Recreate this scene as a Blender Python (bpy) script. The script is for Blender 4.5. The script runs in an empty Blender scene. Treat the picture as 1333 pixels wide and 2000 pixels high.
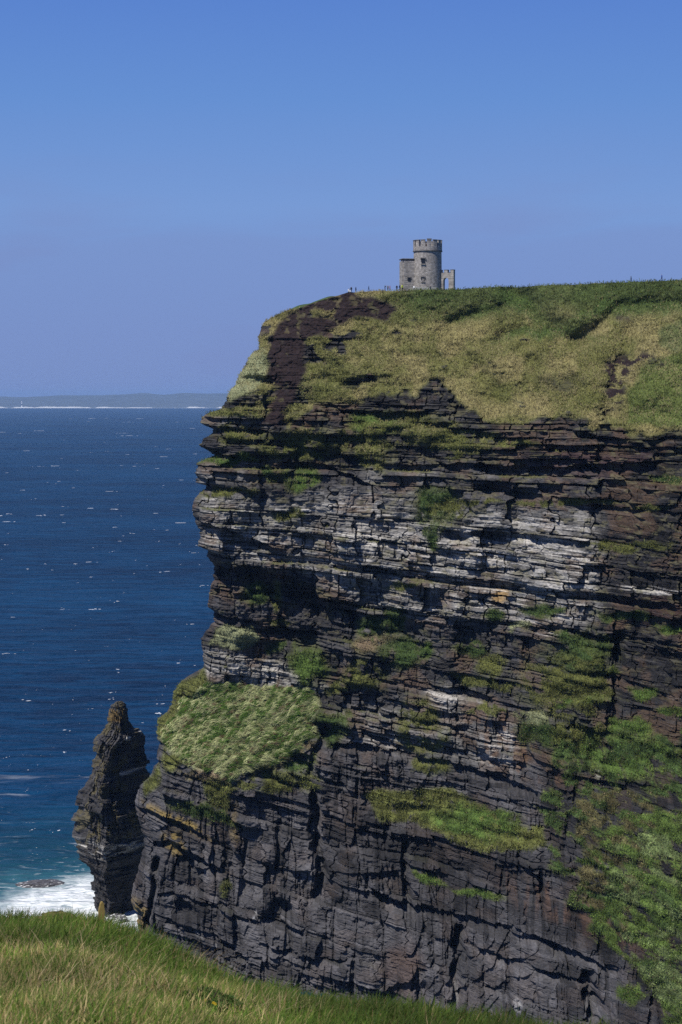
import bpy, bmesh, math
import numpy as np
from mathutils import Vector, Matrix
R = math.radians
scene = bpy.context.scene
COL = scene.collection

# ------------------------------------------------------------------ camera, world, sun, exposure
H = 160.0                                   # eye height above the sea
F = 4000.0                                  # focal length in photo pixels (photo is 1333 x 2000)
TILT = math.atan(228.0 / F)
cam_d = bpy.data.cameras.new("camera"); cam = bpy.data.objects.new("camera", cam_d); COL.objects.link(cam)
cam_d.sensor_fit = 'VERTICAL'; cam_d.sensor_height = 36.0; cam_d.lens = 72.0
cam_d.clip_start = 0.1; cam_d.clip_end = 200000.0
cam.location = (0, 0, H); cam.rotation_euler = (R(90) - TILT, 0, 0)
cam_d.dof.use_dof = True; cam_d.dof.focus_distance = 540; cam_d.dof.aperture_fstop = 9.0
scene.camera = cam

SUN_EL, SUN_AZ = R(58.5), R(45)               # azimuth measured from straight behind the camera towards the left
to_sun = Vector((-math.sin(SUN_AZ) * math.cos(SUN_EL), -math.cos(SUN_AZ) * math.cos(SUN_EL), math.sin(SUN_EL)))
sun_d = bpy.data.lights.new("sun", 'SUN'); sun = bpy.data.objects.new("sun", sun_d); COL.objects.link(sun)
sun_d.energy = 5.0; sun_d.angle = R(0.5); sun_d.color = (1.0, 0.95, 0.86)
sun.rotation_euler = to_sun.to_track_quat('Z', 'Y').to_euler()
sun.location = (-200, -200, 600)

world = bpy.data.worlds.new("World"); scene.world = world; world.use_nodes = True
wn, wl = world.node_tree.nodes, world.node_tree.links
wn.clear()
w_out = wn.new('ShaderNodeOutputWorld'); w_bg = wn.new('ShaderNodeBackground')
w_sky = wn.new('ShaderNodeTexSky'); w_sky.sky_type = 'NISHITA'; w_sky.sun_disc = False
w_sky.sun_elevation = SUN_EL
w_sky.sun_rotation = math.atan2(to_sun.x, to_sun.y)
w_sky.altitude = 150; w_sky.air_density = 1.0; w_sky.dust_density = 0.3; w_sky.ozone_density = 4.0
# a blue summer sky: the low band seen here is hazier and bluer than the model's white horizon
w_tc = wn.new('ShaderNodeTexCoord'); w_sep = wn.new('ShaderNodeSeparateXYZ')
wl.new(w_tc.outputs['Generated'], w_sep.inputs[0])
w_ramp = wn.new('ShaderNodeValToRGB')
w_map = wn.new('ShaderNodeMapRange'); w_map.inputs['From Min'].default_value = -0.05; w_map.inputs['From Max'].default_value = 0.35
wl.new(w_sep.outputs['Z'], w_map.inputs['Value']); wl.new(w_map.outputs[0], w_ramp.inputs[0])
SKY_RAMP = [(0.0, (0.165, 0.265, 0.56)), (0.125, (0.17, 0.268, 0.565)), (0.20, (0.175, 0.28, 0.60)), (0.35, (0.18, 0.318, 0.66)),
            (0.48, (0.125, 0.272, 0.645)), (0.60, (0.095, 0.22, 0.62)), (1.0, (0.035, 0.10, 0.36))]
cr = w_ramp.color_ramp
while len(cr.elements) < len(SKY_RAMP): cr.elements.new(0.5)
for e, (p, c) in zip(cr.elements, SKY_RAMP): e.position = p; e.color = (*[v * 10 for v in c], 1)
# thin grey-lavender cloud veils low down
w_mp = wn.new('ShaderNodeMapping'); w_mp.inputs['Scale'].default_value = (3.2, 3.2, 15)
w_ns = wn.new('ShaderNodeTexNoise'); w_ns.inputs['Scale'].default_value = 1.6; w_ns.inputs['Detail'].default_value = 5
wl.new(w_tc.outputs['Generated'], w_mp.inputs[0]); wl.new(w_mp.outputs[0], w_ns.inputs['Vector'])
w_cm = wn.new('ShaderNodeMapRange'); w_cm.interpolation_type = 'SMOOTHSTEP'
w_cm.inputs['From Min'].default_value = 0.42; w_cm.inputs['From Max'].default_value = 0.66
wl.new(w_ns.outputs['Fac'], w_cm.inputs['Value'])
w_lo = wn.new('ShaderNodeMapRange'); w_lo.interpolation_type = 'SMOOTHSTEP'
w_lo.inputs['From Min'].default_value = 0.14; w_lo.inputs['From Max'].default_value = 0.06
wl.new(w_sep.outputs['Z'], w_lo.inputs['Value'])
w_mu = wn.new('ShaderNodeMath'); w_mu.operation = 'MULTIPLY'; wl.new(w_cm.outputs[0], w_mu.inputs[0]); wl.new(w_lo.outputs[0], w_mu.inputs[1])
w_zn = wn.new('ShaderNodeMath'); w_zn.operation = 'MULTIPLY_ADD'; w_zn.inputs[1].default_value = 0.05; wl.new(w_ns.outputs['Fac'], w_zn.inputs[0]); wl.new(w_sep.outputs['Z'], w_zn.inputs[2])
w_bk = wn.new('ShaderNodeMapRange'); w_bk.interpolation_type = 'SMOOTHSTEP'; w_bk.inputs['From Min'].default_value = 0.109; w_bk.inputs['From Max'].default_value = 0.096
w_bk.inputs['To Max'].default_value = 0.55; wl.new(w_zn.outputs[0], w_bk.inputs['Value'])
w_mm = wn.new('ShaderNodeMath'); w_mm.operation = 'MAXIMUM'; wl.new(w_mu.outputs[0], w_mm.inputs[0]); wl.new(w_bk.outputs[0], w_mm.inputs[1])
w_m2 = wn.new('ShaderNodeMath'); w_m2.operation = 'MULTIPLY'; w_m2.inputs[1].default_value = 0.7; wl.new(w_mm.outputs[0], w_m2.inputs[0])
w_mix = wn.new('ShaderNodeMixRGB'); w_mix.inputs['Fac'].default_value = 0.95
wl.new(w_sky.outputs[0], w_mix.inputs[1]); wl.new(w_ramp.outputs[0], w_mix.inputs[2])
w_mx2 = wn.new('ShaderNodeMixRGB'); w_mx2.inputs[2].default_value = (1.96, 2.70, 5.45, 1)
wl.new(w_m2.outputs[0], w_mx2.inputs['Fac']); wl.new(w_mix.outputs[0], w_mx2.inputs[1])
wl.new(w_mx2.outputs[0], w_bg.inputs['Color']); w_bg.inputs['Strength'].default_value = 0.10
wl.new(w_bg.outputs[0], w_out.inputs['Surface'])
scene.view_settings.view_transform = 'Standard'; scene.view_settings.look = 'None'
scene.view_settings.exposure = 0.0; scene.view_settings.gamma = 1.0
scene.cycles.max_bounces = 6; scene.cycles.diffuse_bounces = 3; scene.cycles.glossy_bounces = 2
scene.cycles.transmission_bounces = 2; scene.cycles.volume_bounces = 0
scene.cycles.use_denoising = False

# ------------------------------------------------------------------ helpers
def ray(px, py):
    """direction (y = 1) of the photo pixel; multiply by the distance to get a point"""
    c, s = math.cos(TILT), math.sin(TILT)
    cx = (np.asarray(px, float) - 666.5) / F; cy = (1000.0 - np.asarray(py, float)) / F
    d = c + cy * s
    return cx / d, (cy * c - s) / d
def at(px, py, Y):
    x, z = ray(px, py); return np.stack([x * Y, np.broadcast_to(Y, np.shape(x * Y)).astype(float), H + z * Y], -1)
def P1(px, py, Y):
    x, z = ray(px, py); return Vector((float(x) * Y, Y, H + float(z) * Y))

_rp = np.random.default_rng(1234); _PM = _rp.permutation(4096).astype(np.int32); _PV = _rp.random(4096).astype(np.float32)
def _h(ix, iy, seed):
    return _PV[(ix + _PM[(iy + seed * 131) & 4095] + seed * 17) & 4095]
def hsh(i, seed=0): i = np.asarray(i).astype(np.int32); return _PV[_PM[(_PM[(i + seed * 57) & 4095] + seed * 13) & 4095]]
def hsh2(i, j, seed=0):
    i = np.asarray(i).astype(np.int32); j = np.asarray(j).astype(np.int32)
    return _PV[_PM[(_PM[(i + seed * 57) & 4095] + j + seed * 29) & 4095]]
def vn(x, y, seed=0):
    x = np.asarray(x, np.float32); y = np.asarray(y, np.float32)
    x, y = np.broadcast_arrays(x, y)
    xi = np.floor(x); yi = np.floor(y); fx = x - xi; fy = y - yi
    fx = fx * fx * (3 - 2 * fx); fy = fy * fy * (3 - 2 * fy)
    xi = xi.astype(np.int32); yi = yi.astype(np.int32)
    r0 = _PM[(yi + seed * 131) & 4095] + seed * 17 + xi; r1 = _PM[(yi + 1 + seed * 131) & 4095] + seed * 17 + xi
    a = _PV[_PM[r0 & 4095]]; b = _PV[_PM[(r0 + 1) & 4095]]; c = _PV[_PM[r1 & 4095]]; d = _PV[_PM[(r1 + 1) & 4095]]
    t = a + (b - a) * fx
    return t + ((c + (d - c) * fx) - t) * fy
def fbm(x, y, o=4, seed=0, g=0.5):
    s = 0; a = 1; t = 0
    for k in range(o):
        s = s + a * vn(x * 2 ** k + 17.3 * k, y * 2 ** k - 9.1 * k, seed + k); t += a; a *= g
    return s / t
def sm(a, b, x):
    t = np.clip((np.asarray(x, float) - a) / (b - a), 0, 1); return t * t * (3 - 2 * t)
def box1(a, r, ax):
    if r < 1: return a
    k = 2 * r + 1
    p = np.pad(a, [(r + 1, r) if i == ax else (0, 0) for i in range(2)], mode='edge')
    c = np.cumsum(p, axis=ax)
    n = a.shape[ax]
    s1 = [slice(None)] * 2; s0 = [slice(None)] * 2
    s1[ax] = slice(k, k + n); s0[ax] = slice(0, n)
    return (c[tuple(s1)] - c[tuple(s0)]) / k
def blur(a, rx, ry=None):
    ry = rx if ry is None else ry
    for _ in range(2): a = box1(box1(a, rx, 1), ry, 0)
    return a

def mesh_np(name, V, faces, mat, parent=None, col=None, smooth=False, uvs=None, loc=None):
    """V (n,3), faces (m,3|4) -> ONE linked mesh object; col = per-vertex rgb"""
    me = bpy.data.meshes.new(name)
    V = np.asarray(V, np.float32); faces = np.asarray(faces, np.int32)
    m, k = faces.shape
    me.vertices.add(len(V)); me.vertices.foreach_set('co', V.ravel())
    me.loops.add(m * k); me.loops.foreach_set('vertex_index', faces.ravel())
    me.polygons.add(m)
    me.polygons.foreach_set('loop_start', np.arange(0, m * k, k, dtype=np.int32))
    me.polygons.foreach_set('loop_total', np.full(m, k, np.int32))
    me.polygons.foreach_set('use_smooth', np.full(m, smooth, bool))
    me.update(calc_edges=True)
    if col is not None:
        at_ = me.color_attributes.new('tint', 'FLOAT_COLOR', 'POINT')
        c = np.ones((len(V), 4), np.float32); c[:, :3] = col
        at_.data.foreach_set('color', c.ravel())
    o = bpy.data.objects.new(name, me); COL.objects.link(o)
    if mat: me.materials.append(mat)
    if parent: o.parent = parent
    if loc is not None: o.location = loc
    return o
def grid_faces(nr, nc, wrap=False):
    i = np.arange(nr - 1)[:, None]; j = np.arange(nc if wrap else nc - 1)[None, :]
    a = i * nc + j; b = i * nc + (j + 1) % nc
    return np.stack([a, b, b + nc, a + nc], -1).reshape(-1, 4)
def bm_obj(name, bm, mat, parent=None, smooth=False):
    me = bpy.data.meshes.new(name)
    bmesh.ops.recalc_face_normals(bm, faces=bm.faces)
    bm.to_mesh(me); bm.free()
    for p in me.polygons: p.use_smooth = smooth
    o = bpy.data.objects.new(name, me); COL.objects.link(o)
    for mm in (mat if isinstance(mat, (list, tuple)) else [mat]): me.materials.append(mm)
    if parent: o.parent = parent
    return o
def add_box(bm, c, s, rz=0.0, bevel=0.0):
    g = bmesh.ops.create_cube(bm, size=1.0)
    M = Matrix.Translation(c) @ Matrix.Rotation(rz, 4, 'Z') @ Matrix.Diagonal((*s, 1))
    bmesh.ops.transform(bm, matrix=M, verts=g['verts'])
    if bevel:
        es = list({e for v in g['verts'] for e in v.link_edges})
        bmesh.ops.bevel(bm, geom=es, offset=bevel, segments=2, affect='EDGES')
def tag(o, label=None, cat=None, group=None, kind=None):
    for k, v in (('label', label), ('category', cat), ('group', group), ('kind', kind)):
        if v: o[k] = v
    return o
def empty(name, loc, rz=0.0):
    o = bpy.data.objects.new(name, None); COL.objects.link(o); o.location = loc; o.rotation_euler = (0, 0, rz)
    o.empty_display_size = 0.5; return o

def mat_new(name):
    m = bpy.data.materials.new(name); m.use_nodes = True
    n, l = m.node_tree.nodes, m.node_tree.links
    b = n['Principled BSDF']; b.inputs['Specular IOR Level'].default_value = 0.25
    return m, n, l, b
def mat_tint(name, rough=0.9, spec=0.2, noise=None, amt=0.35, bump=0.0, bscale=3.0, translucent=0.0):
    """colour from the mesh's own material map, broken up by fine procedural noise"""
    m, n, l, b = mat_new(name)
    a = n.new('ShaderNodeVertexColor'); a.layer_name = 'tint'
    out = a.outputs['Color']
    tc = n.new('ShaderNodeTexCoord')
    if noise:
        mp = n.new('ShaderNodeMapping'); mp.inputs['Scale'].default_value = noise
        ns = n.new('ShaderNodeTexNoise'); ns.inputs['Scale'].default_value = 1.0; ns.inputs['Detail'].default_value = 4
        l.new(tc.outputs['Object'], mp.inputs[0]); l.new(mp.outputs[0], ns.inputs['Vector'])
        mr = n.new('ShaderNodeMapRange'); mr.inputs['From Min'].default_value = 0.25; mr.inputs['From Max'].default_value = 0.75
        mr.inputs['To Min'].default_value = 1 - amt; mr.inputs['To Max'].default_value = 1 + amt
        l.new(ns.outputs['Fac'], mr.inputs['Value'])
        mx = n.new('ShaderNodeMixRGB'); mx.blend_type = 'MULTIPLY'; mx.inputs['Fac'].default_value = 1
        l.new(out, mx.inputs[1]); l.new(mr.outputs[0], mx.inputs[2]); out = mx.outputs[0]
        if bump:
            bp = n.new('ShaderNodeBump'); bp.inputs['Strength'].default_value = bump; bp.inputs['Distance'].default_value = 0.3
            n2 = n.new('ShaderNodeTexNoise'); n2.inputs['Scale'].default_value = bscale; n2.inputs['Detail'].default_value = 5
            m2 = n.new('ShaderNodeMapping'); m2.inputs['Scale'].default_value = (1, 1, 2.5)
            l.new(tc.outputs['Object'], m2.inputs[0]); l.new(m2.outputs[0], n2.inputs['Vector'])
            l.new(n2.outputs['Fac'], bp.inputs['Height']); l.new(bp.outputs[0], b.inputs['Normal'])
    l.new(out, b.inputs['Base Color'])
    b.inputs['Roughness'].default_value = rough; b.inputs['Specular IOR Level'].default_value = spec
    if translucent:
        t = n.new('ShaderNodeBsdfTranslucent'); ms = n.new('ShaderNodeMixShader'); ms.inputs[0].default_value = translucent
        l.new(out, t.inputs['Color']); l.new(b.outputs[0], ms.inputs[1]); l.new(t.outputs[0], ms.inputs[2])
        l.new(ms.outputs[0], n['Material Output'].inputs['Surface'])
    return m
def mat_plain(name, c, rough=0.8, noise=6.0, amt=0.2, spec=0.25, metallic=0.0):
    m, n, l, b = mat_new(name)
    tc = n.new('ShaderNodeTexCoord'); ns = n.new('ShaderNodeTexNoise'); ns.inputs['Scale'].default_value = noise; ns.inputs['Detail'].default_value = 4
    l.new(tc.outputs['Object'], ns.inputs['Vector'])
    mx = n.new('ShaderNodeMixRGB'); mx.inputs[1].default_value = (*[v * (1 - amt) for v in c], 1); mx.inputs[2].default_value = (*[min(1, v * (1 + amt)) for v in c], 1)
    l.new(ns.outputs['Fac'], mx.inputs['Fac']); l.new(mx.outputs[0], b.inputs['Base Color'])
    b.inputs['Roughness'].default_value = rough; b.inputs['Specular IOR Level'].default_value = spec; b.inputs['Metallic'].default_value = metallic
    return m

# ------------------------------------------------------------------ the sea, the far shore
def build_sea():
    m, n, l, b = mat_new('sea_water')
    tc = n.new('ShaderNodeTexCoord')
    def noise(scale, detail=3, sc=(1, 1, 1), dist=0.0, rough=0.5):
        mp = n.new('ShaderNodeMapping'); mp.inputs['Scale'].default_value = sc
        mp.inputs['Rotation'].default_value = (0, 0, R(-12))
        t = n.new('ShaderNodeTexNoise'); t.inputs['Scale'].default_value = scale; t.inputs['Detail'].default_value = detail
        t.inputs['Distortion'].default_value = dist; t.inputs['Roughness'].default_value = rough
        l.new(tc.outputs['Object'], mp.inputs[0]); l.new(mp.outputs[0], t.inputs['Vector']); return t.outputs['Fac']
    def rng(v, a, b_, c=0.0, d=1.0, smooth=True):
        t = n.new('ShaderNodeMapRange'); t.interpolation_type = 'SMOOTHSTEP' if smooth else 'LINEAR'
        for k, q in (('From Min', a), ('From Max', b_), ('To Min', c), ('To Max', d)): t.inputs[k].default_value = q
        l.new(v, t.inputs['Value']); return t.outputs[0]
    def mth(op, a, b_):
        t = n.new('ShaderNodeMath'); t.operation = op
        for k, q in enumerate((a, b_)):
            if hasattr(q, 'links'): l.new(q, t.inputs[k])
            else: t.inputs[k].default_value = q
        return t.outputs[0]
    # distance from the foot of the sea stack
    vs = n.new('ShaderNodeVectorMath'); vs.operation = 'SUBTRACT'; vs.inputs[1].default_value = (-77, 632, 0)
    vm = n.new('ShaderNodeVectorMath'); vm.operation = 'MULTIPLY'; vm.inputs[1].default_value = (0.75, 0.55, 0)
    vl = n.new('ShaderNodeVectorMath'); vl.operation = 'LENGTH'
    l.new(tc.outputs['Object'], vs.inputs[0]); l.new(vs.outputs[0], vm.inputs[0]); l.new(vm.outputs[0], vl.inputs[0])
    dist = vl.outputs['Value']
    wob = mth('MULTIPLY', mth('SUBTRACT', noise(0.05, 4, (1, 0.6, 1), 0.6), 0.5), 26.0)
    dw = mth('ADD', dist, wob)
    shore = rng(dw, 15, 31, 1, 0)                      # solid surf
    fade = rng(dw, 16, 60, 1, 0)                       # streaky foam further out
    streak = rng(noise(0.12, 6, (0.8, 1.6, 1), 1.6, 0.62), 0.56, 0.72)
    lace = rng(noise(0.16, 7, (0.8, 1.5, 1), 1.8, 0.62), 0.30, 0.58)
    foam = mth('MAXIMUM', mth('MULTIPLY', shore, mth('ADD', mth('MULTIPLY', lace, 0.75), 0.25)), mth('MULTIPLY', fade, mth('MULTIPLY', streak, 0.8)))
    lines = mth('MULTIPLY', rng(noise(0.02, 6, (0.45, 2.2, 1), 1.2, 0.65), 0.57, 0.70), rng(dist, 30, 190, 0.45, 0.0))
    foam = mth('MINIMUM', mth('MAXIMUM', foam, lines), 1.0)
    teal = rng(dw, 18, 120, 1, 0)
    c1 = n.new('ShaderNodeMixRGB'); c1.inputs[1].default_value = (0.0010, 0.0105, 0.033, 1); c1.inputs[2].default_value = (0.0032, 0.040, 0.104, 1)
    l.new(mth('ADD', mth('MULTIPLY', rng(noise(0.0035, 4, (0.5, 1, 1)), 0.35, 0.65), 0.45), mth('MULTIPLY', rng(noise(0.055, 5, (0.40, 1.3, 1), 0.6, 0.6), 0.36, 0.66), 0.65)), c1.inputs['Fac'])  # wave-scale noise puts the swell's shading into the water colour
    c2 = n.new('ShaderNodeMixRGB'); c2.inputs[2].default_value = (0.008, 0.052, 0.082, 1)
    l.new(mth('MULTIPLY', teal, 0.85), c2.inputs['Fac']); l.new(c1.outputs[0], c2.inputs[1])
    c2b = n.new('ShaderNodeMixRGB'); c2b.inputs[2].default_value = (0.045, 0.16, 0.19, 1); l.new(rng(dw, 22, 46, 0.6, 0), c2b.inputs['Fac']); l.new(c2.outputs[0], c2b.inputs[1]); c2 = c2b
    c3 = n.new('ShaderNodeMixRGB'); c3.inputs[2].default_value = (0.74, 0.77, 0.78, 1)
    l.new(foam, c3.inputs['Fac']); l.new(c2.outputs[0], c3.inputs[1])
    n.remove(b); df = n.new('ShaderNodeBsdfDiffuse'); gl = n.new('ShaderNodeBsdfGlossy'); gl.inputs['Roughness'].default_value = 0.22
    l.new(c3.outputs[0], df.inputs['Color'])
    fr = n.new('ShaderNodeFresnel'); fr.inputs['IOR'].default_value = 1.33
    ms = n.new('ShaderNodeMixShader'); l.new(mth('MULTIPLY', rng(fr.outputs[0], 0.0, 1.0, 0.012, 0.28, False), rng(foam, 0, 1, 1, 0)), ms.inputs[0])
    l.new(df.outputs[0], ms.inputs[1]); l.new(gl.outputs[0], ms.inputs[2]); l.new(ms.outputs[0], n['Material Output'].inputs['Surface'])
    h1 = noise(0.030, 3, (0.55, 1.5, 1)); h2 = noise(0.11, 4, (0.6, 1.4, 1), 0.4); h3 = noise(0.5, 3, (0.7, 1.3, 1))
    hh = mth('ADD', mth('ADD', mth('MULTIPLY', h1, 9.0), mth('MULTIPLY', h2, 5.5)), mth('MULTIPLY', h3, 0.6))
    bp = n.new('ShaderNodeBump'); bp.inputs['Strength'].default_value = 0.85; bp.inputs['Distance'].default_value = 1.0
    l.new(hh, bp.inputs['Height'])
    for q in (df, gl, fr): l.new(bp.outputs[0], q.inputs['Normal'])
    # the sheet: fine swell near the cliff, plain beyond
    ys = np.concatenate([[-3000, 0, 300], np.arange(450, 830, 2.2), np.geomspace(835, 27500, 130)])
    xs = np.concatenate([-np.geomspace(9000, 262, 40), np.arange(-260, 40, 2.2), np.geomspace(60, 6000, 25)])
    X, Y = np.meshgrid(xs, ys)
    Z = (fbm(X / 22, Y / 14, 4, 5) - 0.5) * 2.2 * sm(300, 470, Y) * sm(2500, 900, Y) * sm(-400, -240, X) * sm(300, 30, X)
    o = mesh_np('sea', np.stack([X, Y, Z], -1).reshape(-1, 3), grid_faces(len(ys), len(xs)), m, smooth=True)
    tag(o, 'deep blue wind-ruffled sea turning teal and foamy round the rocks', 'sea', kind='structure')

def build_whitecaps():
    rng = np.random.default_rng(11)
    V = []; Fc = []; k = 0
    for i in range(250):
        py = 800 + 830 * rng.random() ** 1.25; px = rng.uniform(-60, 470)
        Yd = 0; x, z = ray(px, py); Yd = -H / z; X = x * Yd
        if Yd > 15000: continue
        big = rng.random() ** 3
        pxs = Yd / F                                            # metres per photo pixel there
        L = (2.5 + 18 * big) * pxs * rng.uniform(.6, 1.2) ; hgt = min(1.3, 0.10 + .24 * pxs * (0.4 + big)); w = 1.0 + 6 * big
        if Yd < 1800: k_ = .45 + .3 * (Yd / 1800); L *= k_; w *= k_; hgt *= .55
        n_ = 9; ang = R(rng.uniform(-6, 16))
        for part in range(rng.integers(1, 5)):
            ox = rng.normal(0, L * .8) * (part > 0); oy = rng.normal(0, 10 * pxs) * (part > 0); Lp = L * (1 if part == 0 else rng.uniform(.2, .5))
            t = np.linspace(-1, 1, n_); env = np.sqrt(np.clip(1 - t * t, 0, 1)) * (0.55 + 0.45 * rng.random(n_))
            cx = X + ox + t * Lp * .5 * math.cos(ang); cy = Yd + oy + t * Lp * .5 * math.sin(ang) * 3
            for prof, zz in ((-1, -0.4), (-0.35, 0.7), (0.15, 1.0), (1, -0.4)):
                V.append(np.stack([cx, cy + prof * w * env * .5, zz * hgt * env + 0.1], -1))
            f = grid_faces(4, n_) + k; Fc.append(f); k += 4 * n_
    m = mat_plain('white_foam', (0.42, 0.46, 0.51), 0.9, 0.8, 0.3)
    o = mesh_np('whitecaps', np.concatenate(V), np.concatenate(Fc), m, smooth=True)
    tag(o, 'small white breaking wave crests scattered over the blue sea', 'whitecaps', kind='stuff')

def build_far_shore():
    D = 25600.0
    px = np.linspace(-900, 1500, 240)
    top = np.interp(px, [-900, 0, 120, 220, 300, 360, 430, 600, 1500], [776, 775.5, 774, 771.5, 769.5, 769, 769.5, 770, 772]) + (fbm(px / 90, px * 0, 4, 3) - .5) * 2.0
    rows = []
    for v, back in ((0.0, 0), (0.12, 60), (0.45, 700), (0.8, 1800), (1.0, 2600), (0.9, 4200), (0.5, 7000)):
        Yd = D + back
        zt = (772 - top) / F * (D + 2600) + H
        x, _ = ray(px, top)
        rows.append(np.stack([x * Yd, np.full_like(px, Yd), zt * v * (0.9 + 0.2 * vn(px / 40, px * 0 + back, 8)) if back else px * 0 - 1], -1))
    m = mat_plain('far_moor', (0.080, 0.095, 0.105), 0.95, 0.004, 0.45)  # blue-grey moor, lifted so its colour carries some of the distance haze
    o = mesh_np('hills', np.concatenate(rows), grid_faces(len(rows), len(px)), m, smooth=True)
    tag(o, 'long low hazy blue land along the horizon', 'hills', kind='structure')
    px = np.linspace(-900, 1500, 600)
    x, _ = ray(px, px * 0 + 797)
    hgt = 1 + 15 * sm(.30, .62, fbm(px / 22, px * 0, 3, 21)) * (0.45 + 0.55 * sm(.3, .6, vn(px / 60, px * 0, 77)))
    r0 = np.stack([x * (D - 60), px * 0 + D - 60, px * 0 - .5], -1); r1 = np.stack([x * D, px * 0 + D - 10, hgt], -1); r2 = np.stack([x * (D + 50), px * 0 + D + 90, hgt + 2], -1)
    o = mesh_np('beach', np.concatenate([r0, r1, r2]), grid_faces(3, len(px)), mat_plain('surf_and_sand', (0.58, 0.58, 0.56), 0.9, 0.01, 0.3), smooth=True)
    tag(o, 'thin white line of surf and sand along the far shore', 'beach', kind='structure')
    # lighthouse on the far shore
    b = P1(43, 795, D - 5); lt = empty('lighthouse', (b.x, b.y, 4))
    tag(lt, 'tiny white lighthouse with a dark band on the far low shore', 'lighthouse')
    white, dark = mat_plain('white_paint', (0.9, 0.9, 0.88), .6), mat_plain('black_paint', (0.03, 0.03, 0.035), .6)
    def lathe(prof, seg=16):
        bm = bmesh.new(); rings = []
        for r, z in prof: rings.append([bm.verts.new((r * math.cos(2 * math.pi * k / seg), r * math.sin(2 * math.pi * k / seg), z)) for k in range(seg)])
        for a, c in zip(rings, rings[1:]):
            for k in range(seg): bm.faces.new((a[k], a[(k + 1) % seg], c[(k + 1) % seg], c[k]))
        bm.faces.new(rings[-1]); bm.faces.new(rings[0][::-1]); return bm
    bm_obj('tower_wall', lathe([(9, 0), (8, 26)]), white, lt, True)
    bm_obj('dark_band', lathe([(8, 26.02), (7.2, 46)]), dark, lt, True)
    bm_obj('upper_wall', lathe([(7.2, 46.02), (7, 64)]), white, lt, True)
    bm_obj('gallery', lathe([(9.5, 64.02), (9.5, 66)]), white, lt)
    bm_obj('lantern_house', lathe([(5.5, 66.02), (5.5, 74), (3, 79), (.4, 82)]), white, lt, True)

# ------------------------------------------------------------------ the cliff: feature maps, read off the photo and given real depth
X0, Y0, W_, H_ = 180, 520, 1230, 1700
PX, PY = np.meshgrid(np.arange(X0, X0 + W_, dtype=np.float32), np.arange(Y0, Y0 + H_, dtype=np.float32))
WX = (fbm(PX / 34, PY / 34, 4, 41) - .5) * 34
WY = (fbm(PX / 34, PY / 26, 4, 57) - .5) * 22
def poly_mask(pts, soft=3, warp=1.0):
    """soft mask of a polygon with a naturally ragged edge"""
    p = np.asarray(pts, float)
    x0, x1 = int(max(p[:, 0].min() - 30 - X0, 0)), int(min(p[:, 0].max() + 30 - X0, W_))
    y0, y1 = int(max(p[:, 1].min() - 30 - Y0, 0)), int(min(p[:, 1].max() + 30 - Y0, H_))
    m = np.zeros((H_, W_), np.float32); s = (slice(y0, y1), slice(x0, x1))
    x = PX[s] + WX[s] * warp; y = PY[s] + WY[s] * warp
    ins = np.zeros(x.shape, bool)
    for (ax, ay), (bx, by) in zip(p, np.roll(p, -1, 0)):
        if ay == by: continue
        c = ((ay > y) != (by > y)) & (x < (bx - ax) * (y - ay) / (by - ay) + ax); ins ^= c
    m[s] = ins
    if soft: m[s] = blur(m[s], soft)
    return m
def ell_mask(cx, cy, rx, ry, slope=0.0, warp=1.7, soft=0.5):
    x0, x1 = int(max(cx - rx * 1.6 - 25 - X0, 0)), int(min(cx + rx * 1.6 + 25 - X0, W_))
    y0, y1 = int(max(cy - ry * 1.6 - abs(slope) * rx - 25 - Y0, 0)), int(min(cy + ry * 1.6 + abs(slope) * rx + 25 - Y0, H_))
    m = np.zeros((H_, W_), np.float32); s = (slice(y0, y1), slice(x0, x1))
    k = min(1.0, min(rx, ry * 1.6) / 16)
    x = PX[s] + WX[s] * warp * k - cx; y = PY[s] + WY[s] * warp * k - cy - slope * x
    d = np.sqrt((x / rx) ** 2 + (y / ry) ** 2)
    m[s] = 1 - sm(1 - soft, 1 + soft, d); return m

# strata run level high up and dip towards the viewer's right lower down
slope = np.interp(PY, [540, 905, 1060, 1200, 1450, 1700, 2000], [0, .02, .11, .13, .2, .27, .34])
slope_l = np.interp(PY, [540, 1000, 1300, 1550, 1800], [0, .06, .12, .45, .45])
T = PY - slope * (PX - 800) - (slope_l - slope) * (np.minimum(PX, 480) - 480) + (fbm(PX / 160, PY / 70, 2, 9) - .5) * 9
def layers(seed, lo, hi, amp, jw, jamp):
    rg = np.random.default_rng(seed)
    nb_ = int((T.max() - T.min() + 80) / lo) + 20
    b = np.cumsum(np.concatenate([[T.min() - 40], np.where(rg.random(nb_) < .6, rg.uniform(lo * .6, lo * 1.3, nb_), rg.uniform(lo * 1.3, hi * 1.35, nb_))]))
    idx = np.searchsorted(b, T + (fbm(PX / 25, PY / 8, 2, seed) - .5) * lo * .35)
    idx = np.clip(idx, 1, len(b) - 1)
    fr = np.clip((T - b[idx - 1]) / (b[idx] - b[idx - 1]), 0, 1)
    v = (hsh(idx, seed) - .5) * 2 * amp
    wdt = jw * (.6 + .9 * hsh(idx, seed + 1))
    uu = (PX / wdt + 9 * hsh(idx, seed + 2) + (vn(PX / 14, PY / 9, seed + 4) - .5) * .35)
    cell = np.floor(uu).astype(np.int32); fx_ = uu - cell; ex = np.minimum(fx_, 1 - fx_) * wdt; ey = np.minimum(fr, 1 - fr) * (b[idx] - b[idx - 1])
    jl = hsh2(idx, np.floor(uu + .5).astype(np.int32), seed + 6)
    v = v - jamp * 1.1 * np.maximum((1 - sm(.2, 1.7, ex)) * (jl > .35), (1 - sm(.2, 1.6, ey)) * (hsh2(idx, cell, seed + 7) > .45))
    v = v + (hsh2(idx, cell, seed + 3) - .5) * 2 * jamp
    return v, idx, cell, fr
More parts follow.
